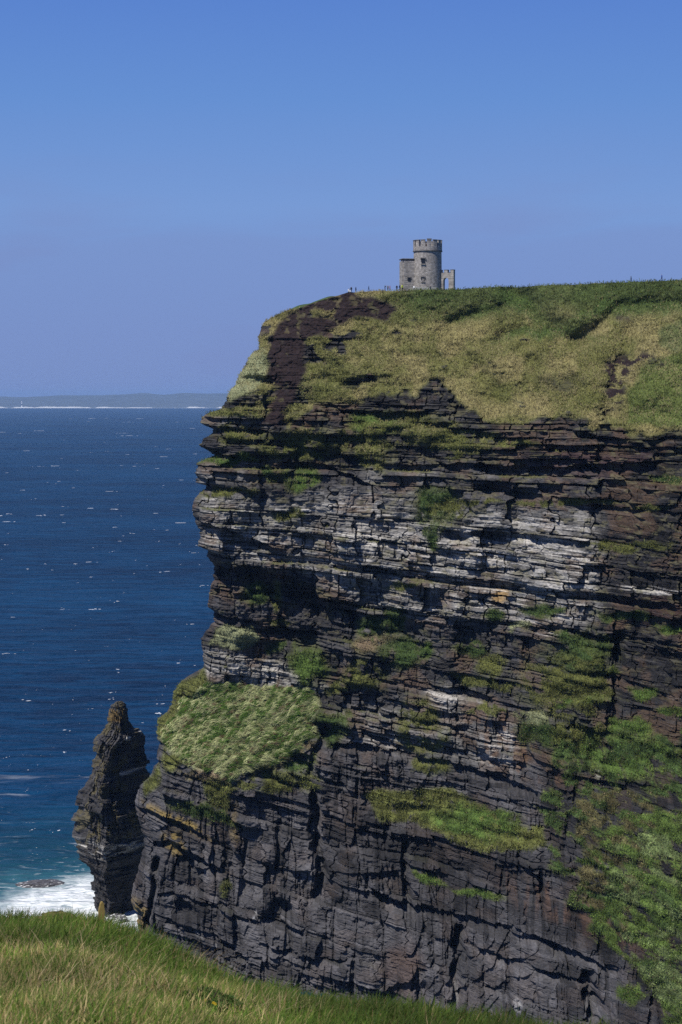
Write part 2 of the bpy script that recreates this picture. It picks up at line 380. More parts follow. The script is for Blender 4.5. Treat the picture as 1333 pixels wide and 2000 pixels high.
L1, i1, c1, f1 = layers(1, 14, 52, 1.6, 62, 1.9)
L2, i2, c2, f2 = layers(2, 5.5, 22, .65, 26, .7)
L3, i3, c3, f3 = layers(3, 2.2, 6, .15, 13, .16)
but = (fbm(PX / 110, PY / 420, 3, 71) - .5) * 9 + (fbm(PX / 38, PY / 150, 3, 72) - .5) * 3.6
low = sm(1380, 1560, PY - 0.1 * (PX - 700))                    # lower wall: massive with strong vertical joints
crk = np.abs(fbm(PX / 24 + .4 * vn(PX / 60, PY / 60, 3), PY / 230, 3, 81) - .5)
crack = 1 - sm(0.0, 0.035, crk)
col_ = np.floor(PX / (30 + 14 * vn(PX / 200, PY / 200, 6)) + (fbm(PX / 30, PY / 90, 3, 15) - .5) * 1.1 + 5 * hsh((PY // 170).astype(np.int64), 4)).astype(np.int64)
colv = (hsh2(col_, i1, 5) - .5)
bed = .35 + 1.3 * hsh(i1, 88)                                    # some beds massive, some thin-bedded
zone = .45 + 1.1 * fbm(PX / 150, PY / 110, 3, 87)
rock = but + L1 * zone * (1.15 - .5 * low) + L2 * (1.0 - .55 * low) * bed + L3 * bed + (-1.1 * crack + 3.2 * colv) * (0.2 + .8 * low)
rock += (fbm(PX / 9, PY / 6, 3, 33) - .5) * .8 + (fbm(PX / 46, PY / 34, 4, 34) - .5) * 3.0 * (1 - .4 * low)

def overhang(pts, A, h, B=0.6):
    p = np.asarray(pts, float)
    y0, y1 = int(max(p[:, 1].min() - 70 - Y0, 0)), int(min(p[:, 1].max() + h * 1.5 + 20 - Y0, H_)); x0, x1 = int(max(p[0, 0] - 30 - X0, 0)), int(min(p[-1, 0] + 30 - X0, W_))
    s_ = (slice(y0, y1), slice(x0, x1)); px, py = PX[s_], PY[s_]
    yl = np.interp(px, p[:, 0], p[:, 1]) + (fbm(px / 26, px * 0, 3, int(p[0, 1])) - .5) * 8 + (hsh((px / 17 + .4 * vn(px / 9, py / 9, 2)).astype(np.int32), int(p[0, 0])) - .5) * 5
    tap = sm(p[0, 0] - 6, p[0, 0] + 24, px) * sm(p[-1, 0] + 6, p[-1, 0] - 26, px)
    if p[0, 0] < 415: tap = sm(p[-1, 0] + 6, p[-1, 0] - 26, px)
    d = py - yl
    A_ = A * (.35 + 1.2 * vn(px / 34, px * 0, int(p[0, 0]) + 3)); hh = h * (.6 + .8 * vn(px / 28, px * 0, int(p[0, 0]) + 5))
    rock[s_] += tap * (np.where(d > 0, -A_ * (1 - sm(.25, 1, d / hh)), 0) + np.where(d <= 0, B * np.exp(d / 14), 0))
OV = [([(390, 836), (470, 838), (530, 842)], 3, 16), ([(388, 882), (470, 890), (520, 905)], 2.5, 14), ([(382, 950), (460, 955), (540, 975)], 2.2, 14),
      ([(375, 1012), (430, 1030), (490, 1055), (560, 1075)], 3, 30), ([(405, 1103), (470, 1108), (513, 1109), (565, 1127), (610, 1142), (622, 1168), (645, 1200)], 5.5, 62),
      ([(640, 1165), (693, 1187), (708, 1215)], 3.5, 40), ([(400, 1196), (460, 1210), (540, 1228), (625, 1255)], 2.8, 22),
      ([(600, 780), (680, 800), (760, 808), (860, 800)], 1.8, 16), ([(545, 902), (620, 903), (690, 930), (740, 958)], 2.8, 22),
      ([(850, 905), (920, 903), (1000, 907), (1090, 910), (1170, 905), (1340, 900)], 4, 24), ([(930, 945), (1000, 950), (1060, 958)], 2.8, 26),
      ([(860, 1032), (940, 1037), (1040, 1045), (1165, 1055)], 4.2, 26), ([(870, 1100), (960, 1112), (1050, 1110)], 1.4, 9), ([(855, 1158), (935, 1170), (1030, 1188)], 2.2, 12),
      ([(620, 880), (700, 895), (760, 905), (865, 908)], 2.2, 18), ([(835, 1335), (900, 1345), (970, 1362)], 2.4, 22), ([(650, 1060), (740, 1052), (860, 1062)], 1.5, 12),
      ([(640, 1448), (700, 1453), (790, 1470), (860, 1482), (1000, 1524), (1062, 1552)], 3.4, 24),
      ([(722, 1728), (800, 1768), (900, 1788), (1000, 1806), (1100, 1846), (1215, 1902)], 4.4, 28), ([(905, 1835), (990, 1866), (1070, 1895), (1165, 1925)], 2.8, 20),
      ([(288, 1580), (350, 1605), (407, 1636)], 3, 20), ([(330, 1640), (400, 1680), (445, 1702)], 2.6, 22), ([(340, 1740), (420, 1770), (480, 1795)], 2.0, 16),
      ([(500, 1840), (560, 1862), (690, 1880)], 1.8, 16), ([(655, 1640), (720, 1655), (790, 1665)], 1.6, 12), ([(470, 1790), (520, 1800), (600, 1825)], 2.0, 18),
      ([(870, 830), (960, 845), (1100, 838), (1240, 862), (1340, 850)], 2.0, 24), ([(640, 1215), (760, 1230), (830, 1245)], 1.6, 14), ([(1050, 1215), (1180, 1240), (1340, 1260)], 2.2, 18),
      ([(1080, 1300), (1190, 1322), (1340, 1370)], 2.0, 18), ([(1100, 1400), (1220, 1440), (1340, 1480)], 2.2, 22), ([(690, 1385), (800, 1400), (920, 1420)], 1.6, 14),
      ([(1100, 980), (1200, 992), (1340, 1000)], 2.2, 20), ([(1160, 1100), (1250, 1120), (1340, 1130)], 1.8, 16), ([(320, 1470), (400, 1516), (470, 1524), (560, 1490), (630, 1446)], .8, 22)]
for p_, A_, h_ in OV: overhang(p_, A_, h_)
def cleft(pts, hw, dep):
    p = np.asarray(pts, float)
    s_ = (slice(int(max(p[0, 1] - 20 - Y0, 0)), int(min(p[-1, 1] + 20 - Y0, H_))), slice(int(max(p[:, 0].min() - 3 * hw - 10 - X0, 0)), int(min(p[:, 0].max() + 3 * hw + 10 - X0, W_)))); px, py = PX[s_], PY[s_]
    xl = np.interp(py, p[:, 1], p[:, 0]) + (fbm(py / 24, py * 0, 3, int(p[0, 0])) - .5) * hw * 1.6
    tap = sm(p[0, 1] - 12, p[0, 1] + 15, py) * sm(p[-1, 1] + 12, p[-1, 1] - 15, py)
    wd = hw * (.6 + .8 * vn(px / 20, py / 30, int(p[0, 1])))
    rock[s_] += -dep * tap * (.55 + .45 * sm(.35, .55, vn(px / 15, py / 22, int(p[0, 0])))) * (1 - sm(.4, 1.2, np.abs(px - xl) / wd))
for p_, hw, dp in [([(614, 1545), (621, 1640), (622, 1710), (617, 1765)], 10, 7), ([(790, 1650), (796, 1775)], 8, 5), ([(901, 1812), (893, 1960)], 11, 7),
                   ([(1152, 1900), (1170, 1990), (1182, 2070)], 17, 9), ([(304, 1680), (296, 1760), (285, 1820)], 7, 8), ([(1217, 1240), (1212, 1330), (1198, 1435)], 12, 5.5),
                   ([(835, 880), (840, 1000), (845, 1090)], 7, 1.2), ([(503, 850), (520, 1010)], 8, 1.5), ([(546, 1610), (541, 1705)], 5, 3), ([(700, 1520), (692, 1600)], 5, 2.5),
                   ([(1180, 860), (1172, 1000)], 8, 1.6), ([(640, 1420), (600, 1520)], 9, 3), ([(760, 1560), (752, 1660)], 5, 2.5), ([(1058, 1700), (1062, 1790)], 5, 2.5),
                   ([(700, 1180), (690, 1330)], 9, 1.4), ([(1020, 1600), (1012, 1700)], 4, 2), ([(480, 1640), (474, 1760)], 5, 2), ([(690, 1870), (688, 1960)], 5, 2.5)]:
    cleft(p_, hw, dp)
cave = ell_mask(585, 1252, 46, 15, .15, .5); rock -= 6 * cave
rock -= 4.5 * ell_mask(545, 1790, 22, 26, 0, .8); rock -= 3 * ell_mask(825, 1940, 12, 20, 0, .5)
rock -= 3 * ell_mask(360, 1775, 24, 14, .4, .8)

# vegetation and soil -------------------------------------------------
TAN, OLV, GRN, BRT, PALE, DRY = (.205, .182, .080), (.100, .108, .032), (.046, .074, .022), (.066, .106, .024), (.23, .245, .135), (.17, .13, .085)
G = np.zeros((H_, W_), np.float32); GC = np.zeros((H_, W_, 3), np.float32); GC[:] = OLV
def bbox(m):
    r = np.where(m.any(1))[0]; c = np.where(m.any(0))[0]
    return (slice(r[0], r[-1] + 1), slice(c[0], c[-1] + 1)) if len(r) else None
def paint(mask, c, holes=0.0, hs=16, seed=0):
    global G, GC
    b = bbox(mask)
    if b is None: return
    mk = mask[b]
    if holes:
        nz = fbm(PX[b] / hs + seed, (PY[b] - slope[b] * PX[b]) / (hs * (.38 if holes > .39 else .7)), 4, 90 + seed, .6)
        mk = mk * sm(holes - .07, holes + .07, nz)
    m3 = mk[..., None]
    GC[b] = GC[b] * (1 - m3) + np.array(c, np.float32) * m3
    G[b] = np.maximum(G[b], mk)
slope_poly = [(500, 520), (1720, 520), (1720, 850), (1333, 832), (1240, 848), (1200, 838), (1090, 815), (1000, 832), (960, 822), (900, 800), (880, 770), (850, 735), (800, 760),
              (700, 785), (620, 790), (560, 840), (510, 800), (430, 812), (425, 790), (440, 760), (470, 715), (510, 670), (500, 640)]
SL = poly_mask(slope_poly, 3, 1.9)
left_rocky = sm(860, 560, PX + .6 * (PY - 700) * 0)
rk = fbm(PX / 30, PY / 13, 4, 301)
rocky_thr = .21 + .37 * left_rocky * sm(600, 660, PY)
paint(SL * sm(rocky_thr - .03, rocky_thr + .04, rk + .02), TAN)
nz = fbm(PX / 55, PY / 40, 4, 311)[..., None]
GC[:] = np.where(SL[..., None] > .2, GC * (1 - .75 * sm(.42, .62, nz)) + np.array(OLV) * .75 * sm(.42, .62, nz), GC)
top_green = SL * sm(650, 580, PY - (PX - 1000) * -.02) * sm(720, 820, PX)
paint(top_green * .85, GRN)
for c_ in [(1040, 600, 60, 26, .5), (1110, 650, 60, 14, .1), (930, 610, 70, 10, -.25), (1250, 600, 100, 14, -.05), (1030, 650, 60, 10, -.2), (1140, 620, 60, 20, -.5)]:
    paint(ell_mask(*c_) * .7, (.05, .085, .022))
paint(poly_mask([(1275, 700), (1333, 690), (1720, 700), (1720, 830), (1333, 830), (1220, 830), (1225, 770)]) * .9, (.085, .115, .03))
paint(poly_mask([(1300, 640), (1333, 625), (1720, 620), (1720, 680), (1310, 690), (1290, 670)]) * .8, (.09, .115, .045))
for c_ in [(770, 825, 80, 20), (960, 760, 60, 24, .3), (1150, 790, 40, 16), (640, 735, 48, 28), (625, 762, 42, 22)]: paint(ell_mask(*c_) * .7, OLV)
soil = np.maximum(poly_mask([(670, 572), (735, 577), (784, 604), (757, 630), (720, 622), (697, 622), (645, 648), (606, 664), (598, 701), (602, 727), (576, 765), (557, 808), (547, 832),
                             (515, 829), (529, 799), (540, 765), (523, 720), (522, 690), (526, 652), (560, 611), (590, 602), (645, 577)], 3, .9),
                  poly_mask([(1275, 679), (1290, 701), (1230, 742), (1215, 795), (1193, 828), (1165, 826), (1190, 742), (1206, 694)], 5, 2.0) * sm(.40, .56, fbm(PX / 12, PY / 6, 3, 8)))
soil = np.maximum(soil, .8 * ell_mask(1226, 620, 20, 9)); soil = np.maximum(soil, .6 * ell_mask(1100, 745, 40, 14))
soil *= 1 - .8 * ell_mask(630, 612, 18, 7, -.3); soil *= sm(.27, .40, fbm(PX / 11, PY / 11, 3, 5)) * .25 + .75
G *= 1 - soil
veg = [  # (colour, holes, mask)
    (PALE, .36, poly_mask([(512, 676), (527, 697), (521, 735), (484, 768), (436, 786), (446, 757), (469, 720), (487, 690)])),
    (OLV, .3, poly_mask([(396, 800), (520, 796), (525, 815), (395, 816)], 2)), (OLV, .35, ell_mask(470, 848, 40, 16)), (OLV, .36, ell_mask(590, 870, 76, 24)),
    (BRT, .25, ell_mask(592, 937, 30, 19)), (BRT, .25, ell_mask(448, 900, 70, 9)), (GRN, .3, ell_mask(537, 930, 14, 16)), (OLV, .35, ell_mask(725, 885, 38, 26)),
    (BRT, .36, ell_mask(735, 828, 55, 22)), (GRN, .3, ell_mask(845, 985, 38, 32)), (OLV, .36, ell_mask(880, 1000, 40, 14)), (OLV, .38, ell_mask(440, 962, 62, 9)), (OLV, .4, ell_mask(560, 1010, 30, 9)),
    (OLV, .4, ell_mask(770, 850, 110, 26)), (OLV, .42, ell_mask(890, 860, 70, 30)), (OLV, .38, ell_mask(1105, 984, 105, 6, -.02)), (OLV, .35, ell_mask(1270, 991, 32, 6)), (GRN, .35, ell_mask(1305, 933, 36, 6)),
    (OLV, .35, ell_mask(932, 980, 46, 6)), (OLV, .35, ell_mask(1010, 868, 40, 7)), (OLV, .35, ell_mask(1230, 1066, 78, 9)), (GRN, .3, ell_mask(850, 1045, 16, 26)),
    (GRN, .25, ell_mask(972, 1199, 20, 10)), (GRN, .25, ell_mask(1066, 1193, 34, 10)), (PALE, .4, ell_mask(1022, 1228, 26, 8)), (GRN, .3, ell_mask(1103, 1240, 22, 14)),
    (GRN, .36, ell_mask(1140, 1278, 60, 40)), (GRN, .3, ell_mask(923, 1266, 30, 13)), (OLV, .34, ell_mask(960, 1300, 26, 18)), (BRT, .3, ell_mask(838, 1266, 17, 24)),
    (OLV, .34, ell_mask(957, 1334, 70, 9, .13)), (BRT, .34, ell_mask(1182, 1322, 38, 9)), (BRT, .34, ell_mask(1130, 1368, 50, 10)), (OLV, .36, ell_mask(1150, 1345, 34, 9)),
    (GRN, .34, ell_mask(1230, 1207, 58, 10, .05)), (BRT, .34, ell_mask(1312, 1228, 28, 7)), (OLV, .35, ell_mask(945, 1386, 34, 8)), (PALE, .45, ell_mask(1043, 1400, 44, 13)),
    (GRN, .38, ell_mask(1058, 1428, 44, 22)), (OLV, .34, ell_mask(1133, 1432, 46, 26)), (BRT, .38, ell_mask(1220, 1475, 120, 38)), (BRT, .36, ell_mask(1230, 1425, 46, 15)),
    (BRT, .3, ell_mask(1268, 1356, 22, 9)), (BRT, .3, ell_mask(1317, 1390, 24, 6)), (OLV, .4, ell_mask(1110, 1330, 80, 60)),
    (PALE, .2, poly_mask([(345, 1380), (392, 1346), (430, 1343), (500, 1341), (590, 1348), (612, 1372), (630, 1386), (628, 1402), (612, 1412), (622, 1432), (585, 1448), (566, 1474), (528, 1480), (512, 1500), (470, 1508), (452, 1524), (424, 1512), (402, 1516), (376, 1494), (340, 1482), (318, 1456), (298, 1452), (318, 1420)], 2, 1.5)), (DRY, .35, ell_mask(560, 1482, 60, 12, -.45)), (DRY, .4, ell_mask(400, 1512, 60, 10, .2)), (OLV, .42, ell_mask(345, 1484, 26, 22)), (OLV, .42, ell_mask(430, 1532, 34, 18)), (OLV, .42, ell_mask(505, 1518, 30, 20)), (GRN, .42, ell_mask(575, 1488, 34, 22)), (GRN, .40, ell_mask(650, 1425, 34, 26)), (OLV, .4, ell_mask(330, 1420, 30, 34)),
    (OLV, .32, poly_mask([(398, 1308), (345, 1338), (332, 1370), (320, 1402), (350, 1400), (375, 1365), (398, 1340)])),
    (PALE, .3, poly_mask([(395, 1259), (427, 1232), (464, 1224), (504, 1229), (506, 1259), (480, 1270)], 2)), (GRN, .3, ell_mask(535, 1270, 17, 12)), (BRT, .22, ell_mask(602, 1300, 34, 33)),
    (GRN, .3, ell_mask(493, 1162, 30, 17)), (OLV, .3, ell_mask(541, 1168, 10, 28)), (OLV, .3, ell_mask(554, 1222, 20, 8)), (GRN, .3, ell_mask(768, 1214, 20, 28)), (GRN, .35, ell_mask(738, 1232, 32, 22)),
    (DRY, .35, ell_mask(735, 1262, 42, 20)), (GRN, .34, ell_mask(800, 1276, 44, 30)), (OLV, .34, ell_mask(667, 1345, 34, 17)), (OLV, .36, ell_mask(712, 1322, 42, 26)), (OLV, .36, ell_mask(790, 1142, 26, 8)),
    (OLV, .4, ell_mask(820, 1420, 36, 50)), (OLV, .36, ell_mask(850, 1500, 36, 18)), (OLV, .42, ell_mask(560, 1530, 60, 22)), (OLV, .34, poly_mask([(283, 1536), (305, 1490), (310, 1520), (300, 1548), (275, 1560)])),
    (GRN, .34, ell_mask(400, 1590, 60, 12, .35)), (OLV, .3, ell_mask(441, 1735, 11, 18)), (OLV, .4, ell_mask(420, 1555, 22, 28)),
    (OLV, .28, poly_mask([(700, 1552), (740, 1541), (806, 1544), (888, 1544), (952, 1578), (1010, 1612), (1068, 1622), (1072, 1655), (1000, 1652), (915, 1658), (854, 1624), (806, 1600), (752, 1600)])),
    (BRT, .3, ell_mask(900, 1610, 60, 16, .3)), (BRT, .35, ell_mask(950, 1600, 60, 22, .3)), (BRT, .3, ell_mask(840, 1716, 30, 7, .45)), (BRT, .3, ell_mask(935, 1744, 45, 6, .15)),
    (GRN, .53, poly_mask([(1046, 1562), (1062, 1610), (1090, 1640), (1076, 1690), (1110, 1720), (1104, 1760), (1150, 1810), (1177, 1856), (1227, 1880), (1264, 1914), (1281, 1953), (1290, 2010), (1720, 2010), (1720, 1430), (1333, 1430), (1180, 1450), (1100, 1430), (1060, 1470), (1020, 1500), (1070, 1530)], 3, 2.4)),
    ((.074, .112, .026), .51, poly_mask([(1130, 1690), (1200, 1600), (1333, 1580), (1720, 1580), (1720, 2010), (1300, 2010), (1285, 1930), (1215, 1870), (1150, 1830)])),
    ((.085, .075, .035), .56, poly_mask([(1120, 1560), (1290, 1540), (1270, 1720), (1200, 1830), (1130, 1740)], 3, 2)), ((.12, .155, .06), .58, poly_mask([(1190, 1640), (1333, 1600), (1720, 1600), (1720, 2000), (1300, 2000), (1220, 1860)], 3, 2)), (BRT, .3, ell_mask(1235, 1940, 20, 14))]
hanging = np.zeros((H_, W_))                                    # leafy, hanging growth on the steep faces
for k, (c_, ho, m_) in enumerate(veg):
    paint(m_, c_, ho, 30 if ho > .39 else (14 if k % 2 else 20), k)
patch = poly_mask([(345, 1380), (392, 1346), (500, 1341), (590, 1348), (624, 1390), (610, 1440), (566, 1474), (512, 1500), (452, 1520), (376, 1494), (312, 1450)], 6, 1.5)
# ledge tops catch a little turf wherever they are wide enough
rb = blur(rock, 1, 1)
ledge = sm(.35, .9, np.gradient(rb, axis=0)) * sm(.50, .62, fbm(PX / 45, PY / 30, 4, 400)) * (1 - low * .75) * sm(2200, 700, PX * .6 + PY * .5 + 300)
ledge *= sm(800, 860, PY)
G2 = ledge * (1 - soil) * .9
m3 = (G2 * (G < .3))[..., None]; GC[:] = GC * (1 - m3) + np.array(OLV) * m3; G = np.maximum(G, G2 * .9)
G = np.clip(G, 0, 1)
GC *= (1 + sm(1380, 1480, PY) * (1.9 * fbm(PX / 13, PY / 10, 4, 431) - .85))[..., None]      # paler and darker plants mixed, with lit-clump highlights put into the colour

# rock tone ------------------------------------------------------------
pale = poly_mask([(380, 958), (560, 980), (700, 965), (880, 1000), (1172, 998), (1172, 1215), (960, 1216), (830, 1204), (700, 1182), (622, 1142), (500, 1100), (395, 1092)], 14, 2.0) * .95
pale = np.maximum(pale, poly_mask([(393, 1268), (480, 1275), (600, 1320), (662, 1352), (600, 1352), (395, 1340)], 4) * .95)
pale = np.maximum(pale, poly_mask([(382, 905), (520, 905), (530, 950), (382, 950)], 4) * .55); pale = np.maximum(pale, poly_mask([(388, 812), (530, 815), (530, 838), (388, 836)], 3) * .45)
pale = np.maximum(pale, poly_mask([(650, 1385), (830, 1360), (860, 1330), (930, 1350), (1020, 1440), (1010, 1520), (860, 1480), (650, 1450)], 12) * .5)
pale = np.maximum(pale, poly_mask([(700, 900), (860, 920), (860, 980), (700, 975)], 8) * .45); pale = np.maximum(pale, ell_mask(1040, 925, 110, 10) * .35)
pale *= .75 + .25 * sm(.3, .6, fbm(PX / 70, PY / 25, 3, 140))
tone = .014 + .026 * hsh2(i1, c1, 61) + .032 * hsh2(i2, c2, 62) ** 1.5
tone = tone * (1 + .68 * low) * (1 - .4 * sm(960, 880, PY)) * (.75 + .5 * fbm(PX / 50, PY / 50, 3, 150))
rockc = tone[..., None] * np.array([1.0, .965, 1.02])
pl = (.05 + .22 * hsh2(i2, c2, 63) ** 1.6 + .08 * hsh2(i3, c3, 64))[..., None] * np.array([1.0, .965, .91])
rockc = rockc * (1 - pale[..., None]) + pl * pale[..., None]
dark_r = poly_mask([(1175, 850), (1720, 850), (1720, 1420), (1220, 1440), (1210, 1240), (1172, 1215)], 16) * .6  # wet dark rock, with overhang shade put into the colour too
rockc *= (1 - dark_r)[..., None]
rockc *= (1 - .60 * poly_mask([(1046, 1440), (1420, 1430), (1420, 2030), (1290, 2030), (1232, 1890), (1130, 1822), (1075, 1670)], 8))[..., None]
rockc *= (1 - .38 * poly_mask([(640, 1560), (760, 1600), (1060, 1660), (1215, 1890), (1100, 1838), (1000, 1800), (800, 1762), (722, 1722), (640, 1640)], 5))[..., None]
def tintrock(mask, c, amt):
    b = bbox(mask)
    if b is None: return
    m3 = np.clip(mask[b] * amt, 0, 1)[..., None]; rockc[b] = rockc[b] * (1 - m3) + np.array(c, np.float32) * m3
brown = sm(.5, .68, fbm(PX / 45, PY / 38, 4, 160)) * (1 - .7 * low)
tintrock(brown, (.105, .068, .045), .55)
tintrock(poly_mask([(900, 1360), (1060, 1420), (1100, 1550), (1000, 1515), (900, 1480)], 10) * sm(.4, .6, fbm(PX / 14, PY / 40, 3, 165)), (.12, .072, .045), .7)
tintrock(ell_mask(1290, 1190, 60, 34), (.07, .036, .026), .45); tintrock(ell_mask(1150, 905, 120, 22), (.075, .045, .045), .6)
tintrock(ell_mask(790, 1890, 34, 50, 0, 1.2), (.075, .05, .04), .7)
tintrock(ell_mask(1150, 1790, 150, 34, .42) * sm(.4, .6, vn(PX / 8, PY / 60, 9)), (.10, .06, .042), .6)
tintrock(ell_mask(975, 1162, 16, 18, 0, .5), (.30, .19, .07), .8)
# strata whitened by birds
streakn = fbm(PX / 60, T / 2.4, 3, 170)
gu = sm(.60, .70, streakn) * np.maximum(pale, .12 * (1 - low)) ** 1.2
for c_ in [(1085, 1080, 85, 14, .03), (1270, 1152, 70, 6, .05), (870, 1362, 34, 20, .4), (985, 1450, 30, 12), (960, 1470, 30, 14, .2), (470, 1040, 70, 16, .2), (760, 1440, 60, 20), (940, 1100, 80, 24, .1),
           (740, 1010, 40, 12), (1050, 1215, 36, 5), (1075, 1238, 18, 4), (810, 1430, 18, 12), (720, 1060, 60, 20, .1), (1165, 1500, 16, 20), (1100, 1140, 60, 20)]:
    gu = np.maximum(gu, ell_mask(*c_) * sm(.46, .6, streakn))
tintrock(gu, (.50, .475, .44), .75)
for c_ in [(390, 1826, 9, 7, .4), (420, 1852, 4, 4), (435, 1800, 4, 8), (893, 1945, 4, 16), (830, 1990, 4, 22), (500, 1790, 5, 10), (1012, 1958, 8, 14, 0)]: tintrock(ell_mask(*(list(c_) + [0])[:5], 1.0) * sm(.35, .6, fbm(PX / 5, PY / 9, 3, 77)), (.36, .355, .36), .65)
# lichen
lich = np.maximum(ell_mask(345, 1603, 66, 12, .45, .5), .75 * ell_mask(345, 1650, 30, 22, .5)); lich = np.maximum(lich, .8 * ell_mask(262, 1790, 18, 28)); lich = np.maximum(lich, .45 * ell_mask(450, 1610, 14, 40))
tintrock(lich * sm(.34, .55, fbm(PX / 10, PY / 8, 3, 180)), (.23, .165, .05), .8)
tintrock(sm(.56, .7, fbm(PX / 16, PY / 7, 4, 190)) * sm(1500, 1100, PY) , (.13, .12, .065), .5)
wet = sm(.58, .72, fbm(PX / 10, PY / 120, 4, 200)); rockc *= (1 - .45 * wet * (.3 + .7 * low))[..., None]
soilc = np.array([.019, .0125, .0125]) * (.7 + .9 * fbm(PX / 6, PY / 5, 3, 210))[..., None]
rockc = rockc * (1 - soil[..., None]) + soilc * soil[..., None]
# relief ---------------------------------------------------------------
Gs = np.maximum(blur(G, 3), 0)
sl_soft = SL * (1 - .55 * left_rocky * sm(620, 700, PY))
turf = (fbm(PX / 7, PY / 5, 3, 220) - .5) * 1.2 + (fbm(PX / 26, PY / 18, 3, 221) - .5) * 2.4 + (fbm(PX / 80, PY / 45, 3, 223) - .5) * 5.0 * sm(900, 800, PY)
bill = (.5 - np.abs(fbm(PX / 26, PY / 20, 3, 222) - .5) * 3) * 1.3 * sm(1420, 1560, PY)
gul = 0
for pts, hw, dp in [([(1005, 568), (1045, 602), (1100, 655), (1140, 668)], 22, 4.5), ([(885, 632), (935, 612), (990, 598)], 14, 2.0), ([(1130, 660), (1170, 640), (1212, 604), (1340, 590)], 16, 2.8), ([(985, 655), (1040, 640), (1090, 650)], 12, 1.6), ([(900, 690), (960, 750), (980, 800)], 18, 1.5), ([(1240, 640), (1200, 740), (1180, 830)], 16, 1.8)]:
    d = np.full((H_, W_), 1e9)
    for (ax, ay), (bx, by) in zip(pts, pts[1:]):
        t = np.clip(((PX - ax) * (bx - ax) + (PY - ay) * (by - ay)) / ((bx - ax) ** 2 + (by - ay) ** 2), 0, 1)
        d = np.minimum(d, np.hypot(PX - ax - t * (bx - ax), PY - ay - t * (by - ay)))
    gul = gul - 1.7 * dp * np.exp(-(d / hw) ** 2)
smooth_r = turf + but * .35 + gul
flat = np.clip(.9 * blur(sl_soft, 5) * np.clip(Gs + soil, 0, 1) + .0, 0, 1)
flat = np.maximum(flat, blur(patch, 6) * .96); flat = np.maximum(flat, blur(soil, 4) * .8)
soft_rock = blur(rock, 5, 3)
gw_ = (.75 - .35 * sm(1380, 1500, PY)) * Gs
relief = rock * (1 - gw_) + (soft_rock + turf * .8 + bill) * gw_
relief = relief * (1 - flat) + smooth_r * flat
# base distance of the wall -------------------------------------------
CX = np.array([180, 250, 400, 600, 800, 1000, 1200, 1333, 1720.])
CY = np.array([520, 548, 700, 840, 1000, 1250, 1350, 1500, 1560, 1650, 2000, 2240.])
CD = np.array([[604, 604, 602, 600, 592, 577, 548, 524, 470], [602, 602, 600, 598, 590, 574, 545, 520, 465], [592, 592, 588, 584, 572, 551, 522, 497, 430], [582, 582, 578, 570, 557, 533, 503, 480, 410],
               [580, 580, 576, 567, 554, 528, 498, 474, 404], [584, 584, 580, 569, 553, 525, 494, 470, 400], [586, 586, 582, 568, 552, 522, 490, 465, 392], [576, 576, 565, 559, 550, 518, 484, 455, 380],
               [575, 575, 564, 558, 549, 516, 478, 447, 372], [574, 574, 563, 556, 541, 509, 470, 439, 362], [572, 570, 547, 536, 521, 490, 455, 422, 340], [570, 566, 535, 520, 505, 478, 446, 412, 330.]])
gx = np.arange(X0, X0 + W_, 4.0); gy = np.arange(Y0, Y0 + H_, 4.0)
tmp = np.stack([np.interp(gx, CX, r) for r in CD]); BD = np.stack([np.interp(gy, CY, tmp[:, k]) for k in range(len(gx))], 1)
BD = blur(BD, 8, 4)
def samp(a, px, py, step=1.0):
    u = np.clip((px - X0) / step, 0, a.shape[1] - 1.001); v = np.clip((py - Y0) / step, 0, a.shape[0] - 1.001)
    i = u.astype(int); j = v.astype(int); fu = u - i; fv = v - j
    if a.ndim == 3: fu = fu[..., None]; fv = fv[..., None]
    return (a[j, i] * (1 - fu) + a[j, i + 1] * fu) * (1 - fv) + (a[j + 1, i] * (1 - fu) + a[j + 1, i + 1] * fu) * fv
XL = np.array([(508, 637), (503, 655), (505, 680), (490, 690), (480, 705), (465, 730), (462, 745), (445, 765), (437, 785), (431, 798), (405, 806), (390, 815), (387, 826), (399, 834), (412, 839), (412, 846), (392, 860),
               (385, 872), (398, 880), (411, 885), (415, 891), (396, 899), (382, 906), (379, 925), (380, 945), (400, 951), (396, 958), (375, 975), (372, 1000), (375, 1010), (382, 1030), (388, 1050), (384, 1070), (404, 1080),
               (402, 1095), (413, 1105), (414, 1135), (403, 1170), (402, 1190), (413, 1200), (413, 1222), (400, 1240), (390, 1255), (393, 1300), (394, 1312), (370, 1325), (345, 1345), (336, 1360), (332, 1385),
               (322, 1400), (303, 1415), (300, 1440), (307, 1460), (300, 1480), (303, 1500), (290, 1520), (283, 1535), (270, 1545), (262, 1560), (258, 1575), (262, 1600), (270, 1625), (275, 1640), (278, 1660), (270, 1690),
               (262, 1720), (253, 1755), (252, 1775), (262, 1800), (263, 1815), (268, 2240)], float)
YT = np.array([(300, 637), (508, 637), (520, 625), (540, 615), (560, 606), (590, 600), (620, 590), (650, 580), (680, 572), (700, 570), (750, 567.5), (785, 568), (890, 565), (1000, 559), (1133, 555), (1200, 552), (1333, 547), (1720, 533)], float)
